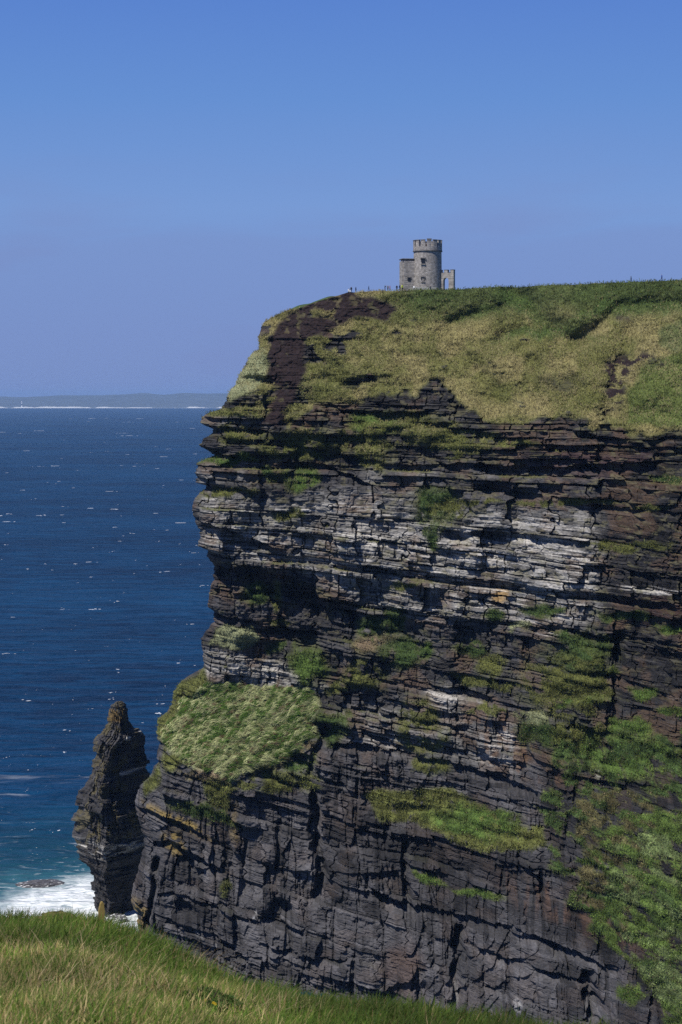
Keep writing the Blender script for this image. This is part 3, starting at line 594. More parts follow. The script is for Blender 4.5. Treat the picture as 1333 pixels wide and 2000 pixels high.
def build_cliff():
    yref = np.concatenate([np.arange(2210, 2010, -4.0), np.arange(2010, 548, -1.2), [548.0]])
    nf = 800
    s = np.concatenate([np.linspace(0, 1, nf) ** 1.0])
    pyl = np.where(yref < 700, 700 - (700 - yref) * (63 / 152.), yref)
    xl = np.interp(pyl, XL[:, 1], XL[:, 0])
    k3 = ((pyl + 0) / 3.1).astype(np.int64)
    xl = xl + (hsh((pyl / 7).astype(np.int64), 7) - .5) * 4 * sm(650, 800, pyl) + (hsh(k3, 8) - .5) * 2.5
    xr = 1360.0
    s2 = np.concatenate([s * 1.0, 1 + np.linspace(.03, 1, 60)])
    px = np.where(s2[None, :] <= 1, xl[:, None] + (xr - xl[:, None]) * s2[None, :], xr + (1700 - xr) * (s2[None, :] - 1))
    yr = np.broadcast_to(yref[:, None], px.shape)
    yt = np.interp(px, YT[:, 0], YT[:, 1]) + (fbm(px / 20, px * 0, 3, 12) - .5) * 2.5
    py = np.where(yr < 700, 700 - (700 - yr) / 152. * (700 - yt), yr)
    D = samp(BD, px, yr, 4.0)
    rel = samp(relief, px, py)
    x, z = ray(px, py)
    P = np.stack([x * D, D, H + z * D], -1)
    u = P[..., 0] - P[:, :1, 0]
    Wn = np.interp(pyl, [600, 800, 1300, 1500, 2000], [14, 9, 10, 12, 10])[:, None]
    q = np.clip(1 - u / Wn, 0, 1)
    nose = 9.0 * (1 - np.sqrt(np.clip(1 - q * q, 0, 1)))
    P[..., 1] += nose - rel * sm(-.5, 3, u)
    ztop = P[..., 2]
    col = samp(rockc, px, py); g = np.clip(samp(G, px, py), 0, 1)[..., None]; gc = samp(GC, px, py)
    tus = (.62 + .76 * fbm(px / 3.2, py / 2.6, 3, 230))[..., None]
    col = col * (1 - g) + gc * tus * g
    # the far side of the headland, and the flat top behind the edge
    nb = 16; t = np.linspace(0, 1, nb + 1)[1:][::-1]
    back = np.repeat(P[:, :1], nb, 1).copy(); back[..., 1] += t * 70; back[..., 0] += (t ** 1.6) * 45 + 1.5 * np.sin(t * 40) * t
    bcol = np.repeat(col[:, :1], nb, 1)
    A = np.concatenate([back, P], 1); AC = np.concatenate([bcol, col], 1)
    nt = 26; tt = np.linspace(0, 1, nt + 1)[1:]
    topr = np.repeat(A[-1:], nt, 0).copy()
    drop = np.where(np.arange(A.shape[1]) < nb + 40, .0, 0)
    topr[..., 1] += (tt[:, None] ** 1.5) * 150
    topr[..., 0] += (tt[:, None] ** 1.5) * 30 * np.linspace(1, 0, A.shape[1])[None, :] ** 2
    zt = np.median(A[-1, nb + 350:, 2])
    w = sm(0, .35, tt)[:, None]
    topr[..., 2] = topr[..., 2] * (1 - w) + np.minimum(topr[..., 2] + 3, zt + .2) * w + (fbm(topr[..., 0] / 9, topr[..., 1] / 9, 3, 240) - .5) * .5 * w - .15
    tc = np.broadcast_to(np.array(GRN) * 1.1, topr.shape)
    A = np.concatenate([A, topr], 0); AC = np.concatenate([AC, tc * (.8 + .4 * vn(topr[..., 0] / 2, topr[..., 1] / 2, 3))[..., None]], 0)
    m = mat_tint('cliff_rock_and_turf', .92, .15, (1.1, 1.1, 3.2), .38, .5, 1.6)
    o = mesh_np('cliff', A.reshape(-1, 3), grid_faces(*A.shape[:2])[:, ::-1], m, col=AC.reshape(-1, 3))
    tag(o, 'tall layered dark sea cliff with grassy top', 'cliff', kind='structure')
    return P, px, py, g[..., 0], gc, zt
CP, CPX, CPY, CG, CGC, ZTOP = build_cliff()
TOP_EDGE = CP[-1]; TOP_PX = CPX[-1]
def edge_at(px):
    return Vector([float(np.interp(px, TOP_PX, TOP_EDGE[:, k])) for k in range(3)])

# turf, tufts and leafy growth on the cliff -----------------------------
def blades(root, dirv, side, length, width, col, bend=None):
    """one tapering bent blade (quad + tip triangle as two quads' worth of tris) for each root"""
    n = len(root)
    w = side * width[:, None] * .5
    mid = root + dirv * (length * .55)[:, None]
    tip = root + dirv * length[:, None] + (bend if bend is not None else 0)
    V = np.stack([root - w, root + w, mid + w * .75, mid - w * .75, tip], 1).reshape(-1, 3)
    b = (np.arange(n) * 5)[:, None]
    Fc = np.concatenate([b + np.array([0, 1, 2]), b + np.array([0, 2, 3]), b + np.array([3, 2, 4])])
    shade = np.repeat(col, 5, 0)
    return V, Fc, shade
def sward_normals(o, Nv, mixv=.45):
    """blades take most of their shading direction from the ground they grow on; faces wound towards the open side"""
    me = o.data; nv = len(me.vertices); V = np.empty(nv * 3, np.float32); me.vertices.foreach_get('co', V); V = V.reshape(-1, 3)
    li = np.empty(len(me.loops), np.int32); me.loops.foreach_get('vertex_index', li); k = len(li) // len(me.polygons); Fv = li.reshape(-1, k)
    fn = np.cross(V[Fv[:, 1]] - V[Fv[:, 0]], V[Fv[:, 2]] - V[Fv[:, 0]]); fn /= np.linalg.norm(fn, axis=1)[:, None] + 1e-9
    flip = (fn * np.array([-.1, -.8, .35])).sum(1) < 0
    Fv[flip] = Fv[flip][:, ::-1]; fn[flip] *= -1
    me.loops.foreach_set('vertex_index', Fv.ravel())
    N = np.zeros((nv, 3), np.float32)
    for c in range(k): N[Fv[:, c]] = fn
    N = Nv * (1 - mixv) + N * mixv; N /= np.linalg.norm(N, axis=1)[:, None] + 1e-9
    me.update(calc_edges=True)
    me.polygons.foreach_set('use_smooth', np.ones(len(me.polygons), bool))
    a = me.attributes.new('custom_normal', 'FLOAT_VECTOR', 'POINT'); a.data.foreach_set('vector', np.ascontiguousarray(N, np.float32).ravel()); me.update()
def build_cliff_grass():
    rg = np.random.default_rng(5)
    P = CP.reshape(-1, 3); g = CG.ravel(); px = CPX.ravel(); py = CPY.ravel(); gc = CGC.reshape(-1, 3)
    ok = np.where((g > .42) & (py < 2030) & (px < 1400))[0]
    gy_ = np.gradient(blur(CP[..., 1], 4), axis=0); gz_ = np.gradient(blur(CP[..., 2], 4), axis=0)
    NN = np.stack([gy_ * 0 - .12, -np.abs(gz_) - 1e-4, np.clip(gy_, -.1, None) + .35 * np.abs(gz_)], -1).reshape(-1, 3); NN /= np.linalg.norm(NN, axis=1)[:, None]
    last = []
    def scatter(name, n, sel, ln, wd, lean, jitter, colmul, label, wide=.35, pale_mix=None, out=.25):
        idx = rg.choice(sel, n); last[:] = [np.repeat(NN[idx], 5, 0)]
        root = P[idx] + rg.normal(0, .18, (n, 3)) + np.array([0, -.1, 0])
        d = np.array(lean)[None] + rg.normal(0, jitter, (n, 3)) + np.array([0, -out, 0])
        d /= np.linalg.norm(d, axis=1)[:, None]
        side = np.cross(d, rg.normal(0, 1, (n, 3))); side /= np.linalg.norm(side, axis=1)[:, None] + 1e-6
        L = rg.uniform(*ln, n); Wd = rg.uniform(*wd, n)
        c = gc[idx] * rg.uniform(.6, 1.45, n)[:, None] * colmul
        if pale_mix is not None: c = pale_mix(c, px[idx], py[idx], n)
        return blades(root, d, side, L, Wd, c, np.stack([rg.normal(0, .15, n) * L, rg.normal(0, .1, n), -rg.uniform(.05, .4, n) * L], -1))
    mt = mat_tint('turf_blades', .85, .12, (3, 3, 3), .2, translucent=.22)
    is_patch = samp(patch, px[ok], py[ok]) > .4
    is_low = (py[ok] > np.where(px[ok] > 960, 1330, 1520)) & ~is_patch
    hi = ok[~is_patch & ~is_low]; lo = ok[is_low]; pa = ok[is_patch]
    def mixtan(c, x, y, n):
        c = c * (.3 + 1.4 * fbm(x / 10, y / 7, 3, 13))[:, None]
        gr_ = sm(660, 590, y - (x - 1000) * -.02) * sm(700, 820, x)
        t = (rg.random(n) < (.02 + .6 * sm(.38, .62, fbm(x / 26, y / 20, 4, 12))) * (1 - .85 * gr_) * sm(1050, 800, y))[:, None]
        return np.where(t, c * .5 + np.array([.34, .285, .155]) * .5 * rg.uniform(.7, 1.3, n)[:, None], c)
    V, Fc, C = scatter('', 150000, hi, (.25, .95), (.09, .24), (.15, -.1, .8), .35, 1.0, '', pale_mix=mixtan)
    o = mesh_np('cliff_turf', V, Fc, mt, col=C); sward_normals(o, last[0]); tag(o, 'rough green and straw-coloured grass covering the upper cliff slope', 'grass', kind='stuff')
    # combed tufts: every tuft's blades share a lean, a length and a shade
    nt_, kb = 6000, 26
    it = rg.choice(pa, nt_); tx_, ty_ = px[it], py[it]
    st_ = fbm((tx_ * .83 + ty_ * .55) / 7, (ty_ * .83 - tx_ * .55) / 34, 3, 250)
    tp = sm(.42, .62, st_ * .8 + .2 * fbm(tx_ / 50, ty_ / 30, 3, 252) + rg.normal(0, .16, nt_)); ct = np.array([.070, .130, .022]) * (1 - tp[:, None]) + np.array([.42, .44, .22]) * tp[:, None]; ct *= rg.uniform(.65, 1.25, nt_)[:, None]
    bare = rg.random(nt_) < .10; ct[bare] = np.array([.15, .105, .06])
    rep_ = lambda a: np.repeat(a, kb, 0)
    n = nt_ * kb; root = rep_(P[it]) + rg.normal(0, .22, (n, 3)) + np.array([0, -.1, 0])
    d = rep_(np.array([.66, -.22, .60])[None] + rg.normal(0, .14, (nt_, 3))) + rg.normal(0, .09, (n, 3)); d /= np.linalg.norm(d, axis=1)[:, None]
    side = np.cross(d, rg.normal(0, 1, (n, 3))); side /= np.linalg.norm(side, axis=1)[:, None]
    L = rep_(rg.uniform(.9, 2.7, nt_)) * rg.uniform(.7, 1.1, n)
    V, Fc, C = blades(root, d, side, L, rg.uniform(.06, .13, n), rep_(ct) * rg.uniform(.8, 1.2, n)[:, None], np.stack([.25 * L, 0 * L, -.35 * L], -1)); last[:] = [np.repeat(rep_(NN[it]), 5, 0)]
    o = mesh_np('ledge_grass', V, Fc, mt, col=C); sward_normals(o, last[0], .3); tag(o, 'long pale wind-combed grass on the sloping ledge above the dark lower wall', 'grass', kind='stuff')
    # grass hanging from the lower ledges, then leafy plants in clumps
    V, Fc, C = scatter('', 60000, lo, (.35, 1.1), (.07, .18), (.12, -.55, .25), .3, 1.1, '')
    V[4::5, 2] -= .35
    o = mesh_np('hanging_grass', V, Fc, mt, col=C); sward_normals(o, last[0], .5); tag(o, 'thin green grass hanging from the dark ledges of the lower cliff', 'grass', kind='stuff')
    n = 85000
    idx = rg.choice(lo, n); root = P[idx] + rg.normal(0, .35, (n, 3)) + np.array([0, -.35, 0])
    clump = fbm(px[idx] / 6, py[idx] / 6, 2, 260)
    keep = clump + rg.normal(0, .1, n) > .44; root = root[keep]; idx = idx[keep]; cl = clump[keep]; n = len(root)
    root[:, 1] -= np.clip(cl - .4, 0, .4) * 2.2
    a = rg.normal(0, 1, (n, 3)); a /= np.linalg.norm(a, axis=1)[:, None]; b = np.cross(a, rg.normal(0, 1, (n, 3))); b /= np.linalg.norm(b, axis=1)[:, None]
    s_ = rg.uniform(.08, .22, n)[:, None]
    V = np.stack([root - a * s_ * 1.3, root + b * s_ * .7, root + a * s_ * 1.3, root - b * s_ * .7], 1).reshape(-1, 3)
    Fc = np.arange(n * 4).reshape(-1, 4)
    br = rg.uniform(.6, 1.5, n) * (.55 + 1.0 * sm(.35, .7, fbm(px[idx] / 9, py[idx] / 8, 2, 265)))
    dry = (rg.random(n) < .03 + .10 * sm(.5, .7, fbm(px[idx] / 40, py[idx] / 40, 3, 270)))[:, None]
    C = gc[idx] * br[:, None]; C = np.where(dry, np.array([.13, .105, .06]) * br[:, None], C)
    o = mesh_np('cliff_plants', V, Fc, mt, col=np.repeat(C, 4, 0)); sward_normals(o, np.repeat(NN[idx], 4, 0), .6); tag(o, 'leafy green plants clinging to the ledges of the lower cliff', 'plants', kind='stuff')
build_sea(); build_whitecaps(); build_far_shore(); build_cliff_grass()

# ------------------------------------------------------------------ sea stack and surf rock
def build_stack():
    Lp = np.array([(222, 1371), (212, 1380), (208, 1395), (208, 1409), (199, 1425), (196, 1434), (186, 1437), (181, 1452), (181, 1470), (176, 1495), (168, 1520), (161, 1538), (153, 1545), (147, 1565), (141, 1590), (135, 1612), (131, 1637), (139, 1650),
                   (143, 1665), (148, 1680), (165, 1690), (173, 1705), (174, 1740), (176, 1765), (185, 1782), (190, 1810)], float)
    Rp = np.array([(237, 1371), (243, 1380), (246, 1395), (246, 1410), (254, 1422), (258, 1427), (268, 1428), (273, 1440), (274, 1475), (279, 1495), (284, 1520), (284, 1560), (286, 1620), (288, 1700), (286, 1760), (284, 1810)], float)
    Ar = np.array([(228, 1371), (233, 1405), (230, 1440), (212, 1465), (210, 1500), (206, 1540), (208, 1600), (210, 1660), (212, 1720), (216, 1810)], float)  # the arris that splits sunlit and shaded face
    D = 628.0
    py = np.arange(1371, 1812, 1.0); nt = 260
    th = np.linspace(0, 1, nt, endpoint=False)
    l_ = np.interp(py, Lp[:, 1], Lp[:, 0]) + (hsh((py / 5).astype(np.int64), 3) - .5) * 4 + (hsh((py / 15).astype(np.int64), 13) - .5) * 9 * sm(1400, 1480, py); r_ = np.interp(py, Rp[:, 1], Rp[:, 0]) + (hsh((py / 6).astype(np.int64), 4) - .5) * 4 + (hsh((py / 19).astype(np.int64), 14) - .5) * 10 * sm(1400, 1480, py)
    ar = np.interp(py, Ar[:, 1], Ar[:, 0]) + (fbm(py / 30, py * 0, 3, 5) - .5) * 22
    xw = lambda p: (p - 666.5) / F * D
    xl, xr, xa = xw(l_), xw(r_), xw(ar); hw = (xr - xl) / 2; dep = np.maximum(hw * 1.05, 1.5)
    z = H + ray(np.full_like(py, 200), py)[1] * D
    # diamond section: left corner, arris, right corner, back
    cor = np.array([0, .3, .62, .82, 1.0])
    cx = np.stack([xl, xa, xr, (xl + xr) / 2 + 1, xl]); cy = np.stack([D + dep * .15, D - dep, D + dep * .95, D + dep * 1.5, D + dep * .15])
    X = np.stack([np.interp(th, cor, cx[:, k]) for k in range(len(py))]); Y = np.stack([np.interp(th, cor, cy[:, k]) for k in range(len(py))])
    cxm = ((xl + xr) / 2)[:, None]; cym = np.full_like(cxm, D)
    s_along = th[None, :] * 130; yy = py[:, None]
    tl = yy + np.where(th[None, :] < .3, (th[None, :] - .3) * -40, (th[None, :] - .3) * -55)
    def lay(seed, th_, amp, jw):
        i = np.floor(tl / th_ + .35 * vn(s_along / 9, tl / 6, seed)).astype(np.int64)
        c = np.floor(s_along / (jw * (.6 + .8 * hsh(i, seed))) + 7 * hsh(i, seed + 1)).astype(np.int64)
        return (hsh(i, seed + 2) - .5) * amp + (hsh2(i, c, seed + 3) - .5) * amp, i, c
    a1, i1_, c1_ = lay(31, 26, 3.4, 14); a2, i2_, c2_ = lay(33, 10, 1.3, 8); a3, i3_, c3_ = lay(35, 3.5, .35, 5)
    but_ = (fbm(s_along / 12, yy / 120, 3, 37) - .5) * 4.0 + (fbm(s_along / 4, yy / 50, 3, 38) - .5) * 2.4
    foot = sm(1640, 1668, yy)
    cr_ = -1.4 * (1 - sm(0, .05, np.abs(fbm(s_along / 9, yy / 90, 3, 44) - .5))) * (1 - foot)
    rel = (a1 * (1 - .6 * foot) + a2 + a3 + but_ * (1 - .4 * foot) + cr_) * (.45 + .55 * sm(1385, 1450, yy)) * sm(1368, 1376, yy)
    shelf = -1.6 * np.exp(-((yy - 1462 - (s_along - 40) * -.25) / 6) ** 2) * (th[None, :] > .3)
    rel = rel + shelf
    nx, ny = X - cxm, Y - cym; nl = np.hypot(nx, ny) + 1e-6
    edge = np.minimum(np.abs(X - xl[:, None]), np.abs(X - xr[:, None])); k = sm(0, 2.0, edge) * .85 + .15
    X = X + nx / nl * rel * k * .5; Y = Y + ny / nl * rel * k
    V = np.stack([X, Y, np.broadcast_to(z[:, None], X.shape) + (vn(s_along / 7, yy / 9, 55) - .5) * .3], -1)
    tone = .026 + .026 * hsh2(i1_, c1_, 61) + .026 * hsh2(i2_, c2_, 62)
    C = tone[..., None] * np.array([1.0, .96, 1.0]) * (.8 + .5 * fbm(s_along / 8, yy / 30, 3, 66))[..., None]
    def mix(m_, c, a): nonlocal C; m3 = np.clip(m_ * a, 0, 1)[..., None]; C = C * (1 - m3) + np.array(c) * m3
    mix(sm(.5, .62, fbm(s_along / 6, yy / 16, 3, 67)) * (1 - foot), (.105, .09, .045), .7)
    mix(sm(1382, 1388, yy) * sm(1412, 1404, yy) * sm(.38, .5, vn(s_along / 5, yy / 5, 68)), (.20, .135, .05), .75)
    g_ = np.exp(-((yy - 1652) / 14) ** 2) * sm(.42, .6, fbm(s_along / 10, yy / 3, 3, 69)); mix(g_, (.5, .48, .45), .85)
    mix(np.exp(-((yy - 1445 + (s_along - 45) * .3) / 4) ** 2) * (th[None, :] > .34) * sm(.55, .62, vn(s_along / 6, yy / 6, 70)), (.55, .54, .52), .9)
    mix(np.exp(-((yy - 1520 + (s_along - 45) * .5) / 4) ** 2) * (th[None, :] > .34) * sm(.5, .6, vn(s_along / 8, yy / 6, 71)), (.45, .44, .43), .9)
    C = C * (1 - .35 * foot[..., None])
    F4 = grid_faces(len(py), nt, True)
    cap = np.array([[0, 0, 0]]); ctr = V[0].mean(0); ctr[2] += .25
    Vf = np.concatenate([V.reshape(-1, 3), ctr[None]]); Cf = np.concatenate([C.reshape(-1, 3), C[0].mean(0)[None]])
    j = np.arange(nt); capf = np.stack([np.full(nt, len(Vf) - 1), (j + 1) % nt, j, j], -1)
    me_f = np.concatenate([F4, capf[:, [0, 1, 2, 2]]]) if False else F4
    base = Vector((float(cxm[-1, 0]), D, 0))
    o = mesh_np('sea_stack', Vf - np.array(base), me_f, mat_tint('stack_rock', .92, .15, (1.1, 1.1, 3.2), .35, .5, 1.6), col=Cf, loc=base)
    bm = bmesh.new(); bm.from_mesh(o.data); bm.verts.ensure_lookup_table()
    for k in range(nt): bm.faces.new((bm.verts[len(Vf) - 1], bm.verts[(k + 1) % nt], bm.verts[k]))
    bmesh.ops.recalc_face_normals(bm, faces=bm.faces); bm.to_mesh(o.data); bm.free()
    tag(o, 'dark pointed sea stack standing in the surf beside the cliff foot', 'sea stack')
def build_rock(name, px, py, sx, sy, sz, seed, label, rz=0.0, wh=.6):
    x, z = ray(px, py); Yd = -H / z; bx = x * Yd
    u = np.linspace(0, 2 * math.pi, 96, endpoint=False); v = np.linspace(-.25, 1, 40) * math.pi / 2
    U, V_ = np.meshgrid(u, v)
    nx, ny, nz_ = np.cos(U) * np.cos(V_), np.sin(U) * np.cos(V_), np.sin(V_)
    r = .7 + .6 * fbm(nx * 2.2 + 5 + nz_, ny * 2.2 + 5 - nz_, 4, seed) + .12 * (hsh2(np.floor(nz_ * 7 + nx).astype(np.int64), np.floor(U * 3).astype(np.int64), seed) - .5)
    V3 = np.stack([nx * r * sx, ny * r * sy, nz_ * r * sz], -1).reshape(-1, 3)
    c = np.array([.075, .072, .078]) * (.6 + .8 * fbm(U * 6, V_ * 9, 3, seed + 4)).reshape(-1)[:, None]
    w = sm(wh, wh + .08, fbm(nx * 5 + 9, ny * 5 + nz_ * 4, 3, seed + 9)).reshape(-1)[:, None]; c = c * (1 - w) + .62 * w
    o = mesh_np(name, V3, grid_faces(40, 96, True), mat_tint(name + '_stone', .6, .4, (.8, .8, 2), .35, .4, 1.5), col=c, loc=(bx, Yd, -.3)); o.rotation_euler = (0, 0, rz)
    tag(o, label, 'rock'); return o
build_stack()
build_rock('surf_rock', 80, 1727, 7.5, 4.2, 1.5, 7, 'low dark flat rock awash in white foam left of the sea stack', R(14), .66)
build_rock('surf_rock', 228, 1797, 3.6, 3.4, 1.8, 19, 'dark rock under foam in the gap between the sea stack and the cliff foot', R(-20), .5)

# ------------------------------------------------------------------ stone tower
def stone_mat(name, c, bw=.55, bh=.28):
    m, n, l, b = mat_new(name)
    tc = n.new('ShaderNodeTexCoord'); sp = n.new('ShaderNodeSeparateXYZ'); l.new(tc.outputs['Object'], sp.inputs[0])
    at2 = n.new('ShaderNodeMath'); at2.operation = 'ARCTAN2'; l.new(sp.outputs['X'], at2.inputs[0]); l.new(sp.outputs['Y'], at2.inputs[1])
    ml = n.new('ShaderNodeMath'); ml.operation = 'MULTIPLY'; ml.inputs[1].default_value = 4.0; l.new(at2.outputs[0], ml.inputs[0])
    cb = n.new('ShaderNodeCombineXYZ'); l.new(ml.outputs[0], cb.inputs['X']); l.new(sp.outputs['Z'], cb.inputs['Y'])
    br = n.new('ShaderNodeTexBrick'); br.inputs['Scale'].default_value = 1; br.inputs['Brick Width'].default_value = bw; br.inputs['Row Height'].default_value = bh
    br.inputs['Mortar Size'].default_value = .025; br.inputs['Color1'].default_value = (*[v * .72 for v in c], 1); br.inputs['Color2'].default_value = (*[v * 1.2 for v in c], 1); br.inputs['Mortar'].default_value = (*[v * .62 for v in c], 1)
    l.new(cb.outputs[0], br.inputs['Vector'])
    ns = n.new('ShaderNodeTexNoise'); ns.inputs['Scale'].default_value = 1.3; ns.inputs['Detail'].default_value = 6; l.new(tc.outputs['Object'], ns.inputs['Vector'])
    mr = n.new('ShaderNodeMapRange'); mr.inputs['From Min'].default_value = .3; mr.inputs['From Max'].default_value = .7; mr.inputs['To Min'].default_value = .65; mr.inputs['To Max'].default_value = 1.25
    l.new(ns.outputs['Fac'], mr.inputs['Value'])
    mx = n.new('ShaderNodeMixRGB'); mx.blend_type = 'MULTIPLY'; mx.inputs['Fac'].default_value = 1; l.new(br.outputs['Color'], mx.inputs[1]); l.new(mr.outputs[0], mx.inputs[2])
    l.new(mx.outputs[0], b.inputs['Base Color']); b.inputs['Roughness'].default_value = .9
    bp = n.new('ShaderNodeBump'); bp.inputs['Strength'].default_value = .6; bp.inputs['Distance'].default_value = .06; l.new(br.outputs['Fac'], bp.inputs['Height']); bp.invert = True
    l.new(bp.outputs[0], b.inputs['Normal'])
    return m
def lathe(prof, seg=64, close=True):
    bm = bmesh.new(); rings = []
    for r, z in prof: rings.append([bm.verts.new((r * math.sin(2 * math.pi * k / seg), -r * math.cos(2 * math.pi * k / seg), z)) for k in range(seg)])
    for a, c in zip(rings, rings[1:]):
        for k in range(seg): bm.faces.new((a[k], a[(k + 1) % seg], c[(k + 1) % seg], c[k]))
    if close: bm.faces.new(rings[-1]); bm.faces.new(rings[0][::-1])
    return bm
def arc_block(bm, r0, r1, z0, z1, a0, a1, n=6):
    vs = []
    for k in range(n + 1):
        a = a0 + (a1 - a0) * k / n; s_, c_ = math.sin(a), -math.cos(a)
        vs.append([bm.verts.new((r * s_, r * c_, z)) for r, z in ((r0, z0), (r1, z0), (r1, z1), (r0, z1))])
    for p, q in zip(vs, vs[1:]):
        for i in range(4): bm.faces.new((p[i], p[(i + 1) % 4], q[(i + 1) % 4], q[i]))
    bm.faces.new(vs[0][::-1]); bm.faces.new(vs[-1])
TY = 600.0
def build_tower():
    base = P1(835.5, 566.5, TY); S = TY / F
    base.z -= 0.35
    t = empty('stone_tower', base); tag(t, 'round grey stone tower with battlements, low side turret and arched gateway on the cliff top', 'tower')
    st = stone_mat('grey_limestone', (.37, .345, .325)); st2 = stone_mat('dark_coping_stone', (.17, .165, .165), 1.2, .4); dk = mat_plain('dark_glass', (.012, .014, .018), .25, 4, .3, .5); wood = mat_plain('dark_window_frame', (.03, .03, .035), .6)
    r = 27.5 * S
    hz = lambda py: (566.5 - py) * S + .35
    zs = hz(491); zc = hz(484); zm = hz(470.5)
    w = bm_obj('round_wall', lathe([(r * 1.02, -2.5), (r * 1.015, .4), (r * .985, zs - .35)]), st, t)
    bm_obj('string_course', lathe([(r * .99, zs - .349), (r * 1.05, zs - .22), (r * 1.05, zs), (r * 1.0, zs + .001)]), st2, t)
    # parapet, open above a sunken roof
    bm = bmesh.new(); nm = 14; ro, ri = r * 1.02, r * 1.02 - .6
    arc = 2 * math.pi / 48
    for k in range(48): arc_block(bm, ri, ro, zs + .002, zc, k * arc, (k + 1) * arc, 1)
    bmesh.ops.remove_doubles(bm, verts=bm.verts, dist=.0005)
    pr = bm_obj('parapet', bm, st, t)
    bmr = lathe([(ri - .003, zs - .2), (ri - .003, zs + .25)]); bm_obj('roof', bmr, st2, t)
    step = 2 * math.pi / nm
    for k in range(nm):
        a0 = (k - .34 + .15) * step; a1 = (k + .34 + .15) * step
        bm = bmesh.new(); arc_block(bm, ri + .02, ro, zc + .001, zm - .2, a0, a1)
        mo = bm_obj('merlon', bm, st, t)
        bm = bmesh.new(); arc_block(bm, ri - .06, ro + .07, zm - .199, zm + (.25 if k == 0 else 0), a0 - .015, a1 + .015); bm_obj('coping', bm, st2, mo)
    def window(px, py0, py1, wpx, rad, parent, cx=0.0, cy=0.0, bars=True):
        """a deep-set window on a curved wall: stone surround, dark frame, glass, sill and label moulding"""
        X = (px - 835.5) * S - cx; a = math.asin(max(-1, min(1, X / rad))); ww = wpx * S / max(.5, math.cos(a)); z0, z1 = hz(py1), hz(py0); zc_ = (z0 + z1) / 2; hh = z1 - z0
        M = Matrix.Translation((cx, cy, 0)) @ Matrix.Rotation(a, 4, 'Z')
        def pc(name, mat, boxes, par):
            bm = bmesh.new()
            for c, s_ in boxes: add_box(bm, c, s_)
            bmesh.ops.transform(bm, matrix=M, verts=bm.verts); return bm_obj(name, bm, mat, par)
        f = rad + .05
        fr = pc('window', wood, [((-ww / 2 + .05, -f, zc_), (.1, .16, hh)), ((ww / 2 - .05, -f, zc_), (.1, .16, hh)), ((0, -f, z1 - .05), (ww - .2, .16, .1)), ((0, -f, z0 + .05), (ww - .2, .16, .1))] + ([((0, -f, zc_), (.05, .12, hh - .2))] if bars else []), parent)
        pc('pane', dk, [((0, -rad + .05, zc_), (ww - .2, .12, hh - .2))], fr)
        pc('sill', st, [((0, -f - .06, z0 - .11), (ww + .35, .36, .2))], fr)
        pc('label_moulding', st2, [((0, -f - .06, z1 + .1), (ww + .5, .3, .18)), ((-ww / 2 - .2, -f - .06, z1 - .22), (.16, .28, .44)), ((ww / 2 + .2, -f - .06, z1 - .22), (.16, .28, .44))], fr)
    window(826.2, 507, 517.5, 7, r, t); window(826, 543, 551.5, 5.4, r, t)
    for a in (R(112), R(200)):                                      # on the sides not seen from here
        bm = bmesh.new(); add_box(bm, (0, -r - .02, zs * .6), (1.0, .2, 1.5)); bmesh.ops.transform(bm, matrix=Matrix.Rotation(a, 4, 'Z'), verts=bm.verts); bm_obj('window', bm, dk, t)
    # side turret on the left
    cx, cy, rr = (806.5 - 835.5) * S, 1.2, 23.2 * S
    sq = bmesh.new(); wd = 3.9; cxm = (797 - 835.5) * S
    vs = []
    hx = 13.8 * S
    add_box(sq, (cxm, .6, hz(508) / 2 - 1.2), (hx * 2, 4.6, hz(508) + 2.4), R(10), .45)
    tu = bm_obj('side_turret', sq, st, t)
    bm = bmesh.new(); add_box(bm, (cxm, .6, hz(508) + .15), (hx * 2 + .2, 4.8, .29), R(10), .1); bm_obj('coping', bm, st2, tu)
    M2 = Matrix.Translation((cxm, .6, 0)) @ Matrix.Rotation(R(10), 4, 'Z'); z0, z1 = hz(549.5), hz(543.5)
    def pc2(name, mat, boxes, par):
        bm = bmesh.new()
        for c, s_ in boxes: add_box(bm, c, s_)
        bmesh.ops.transform(bm, matrix=M2, verts=bm.verts); return bm_obj(name, bm, mat, par)
    fw = .75
    fr = pc2('window', wood, [((-fw / 2, -2.32, (z0 + z1) / 2), (.1, .2, z1 - z0)), ((fw / 2, -2.32, (z0 + z1) / 2), (.1, .2, z1 - z0)), ((0, -2.32, z1), (fw + .1, .2, .1)), ((0, -2.32, z0), (fw + .1, .2, .1))], tu)
    pc2('pane', dk, [((0, -2.3, (z0 + z1) / 2), (fw - .1, .06, z1 - z0 - .1))], fr)
    pc2('label_moulding', st2, [((0, -2.36, z1 + .16), (fw + .55, .2, .16)), ((-fw / 2 - .2, -2.36, z1 - .15), (.15, .2, .44)), ((fw / 2 + .2, -2.36, z1 - .15), (.15, .2, .44))], fr)
    # gateway wall on the right, turned so that its left jamb shows
    ga = R(-24); gw, gt = 4.9, 1.25
    gx = (871.5 - 835.5) * S; gy = -r * .45
    zt = hz(534); zo = hz(543.5); ow = 1.62; ox = .10
    bm = bmesh.new(); n = 12
    strip = [(-gw / 2, -2.5, -gw / 2, zt), (ox - ow / 2, -2.5, ox - ow / 2, zt)]
    def quadbar(poly):
        f_ = [bm.verts.new((x, -gt / 2, z)) for x, z in poly]; b_ = [bm.verts.new((x, gt / 2, z)) for x, z in poly]
        bm.faces.new(f_); bm.faces.new(b_[::-1])
        for k in range(len(poly)): bm.faces.new((f_[k], b_[k], b_[(k + 1) % len(poly)], f_[(k + 1) % len(poly)]))
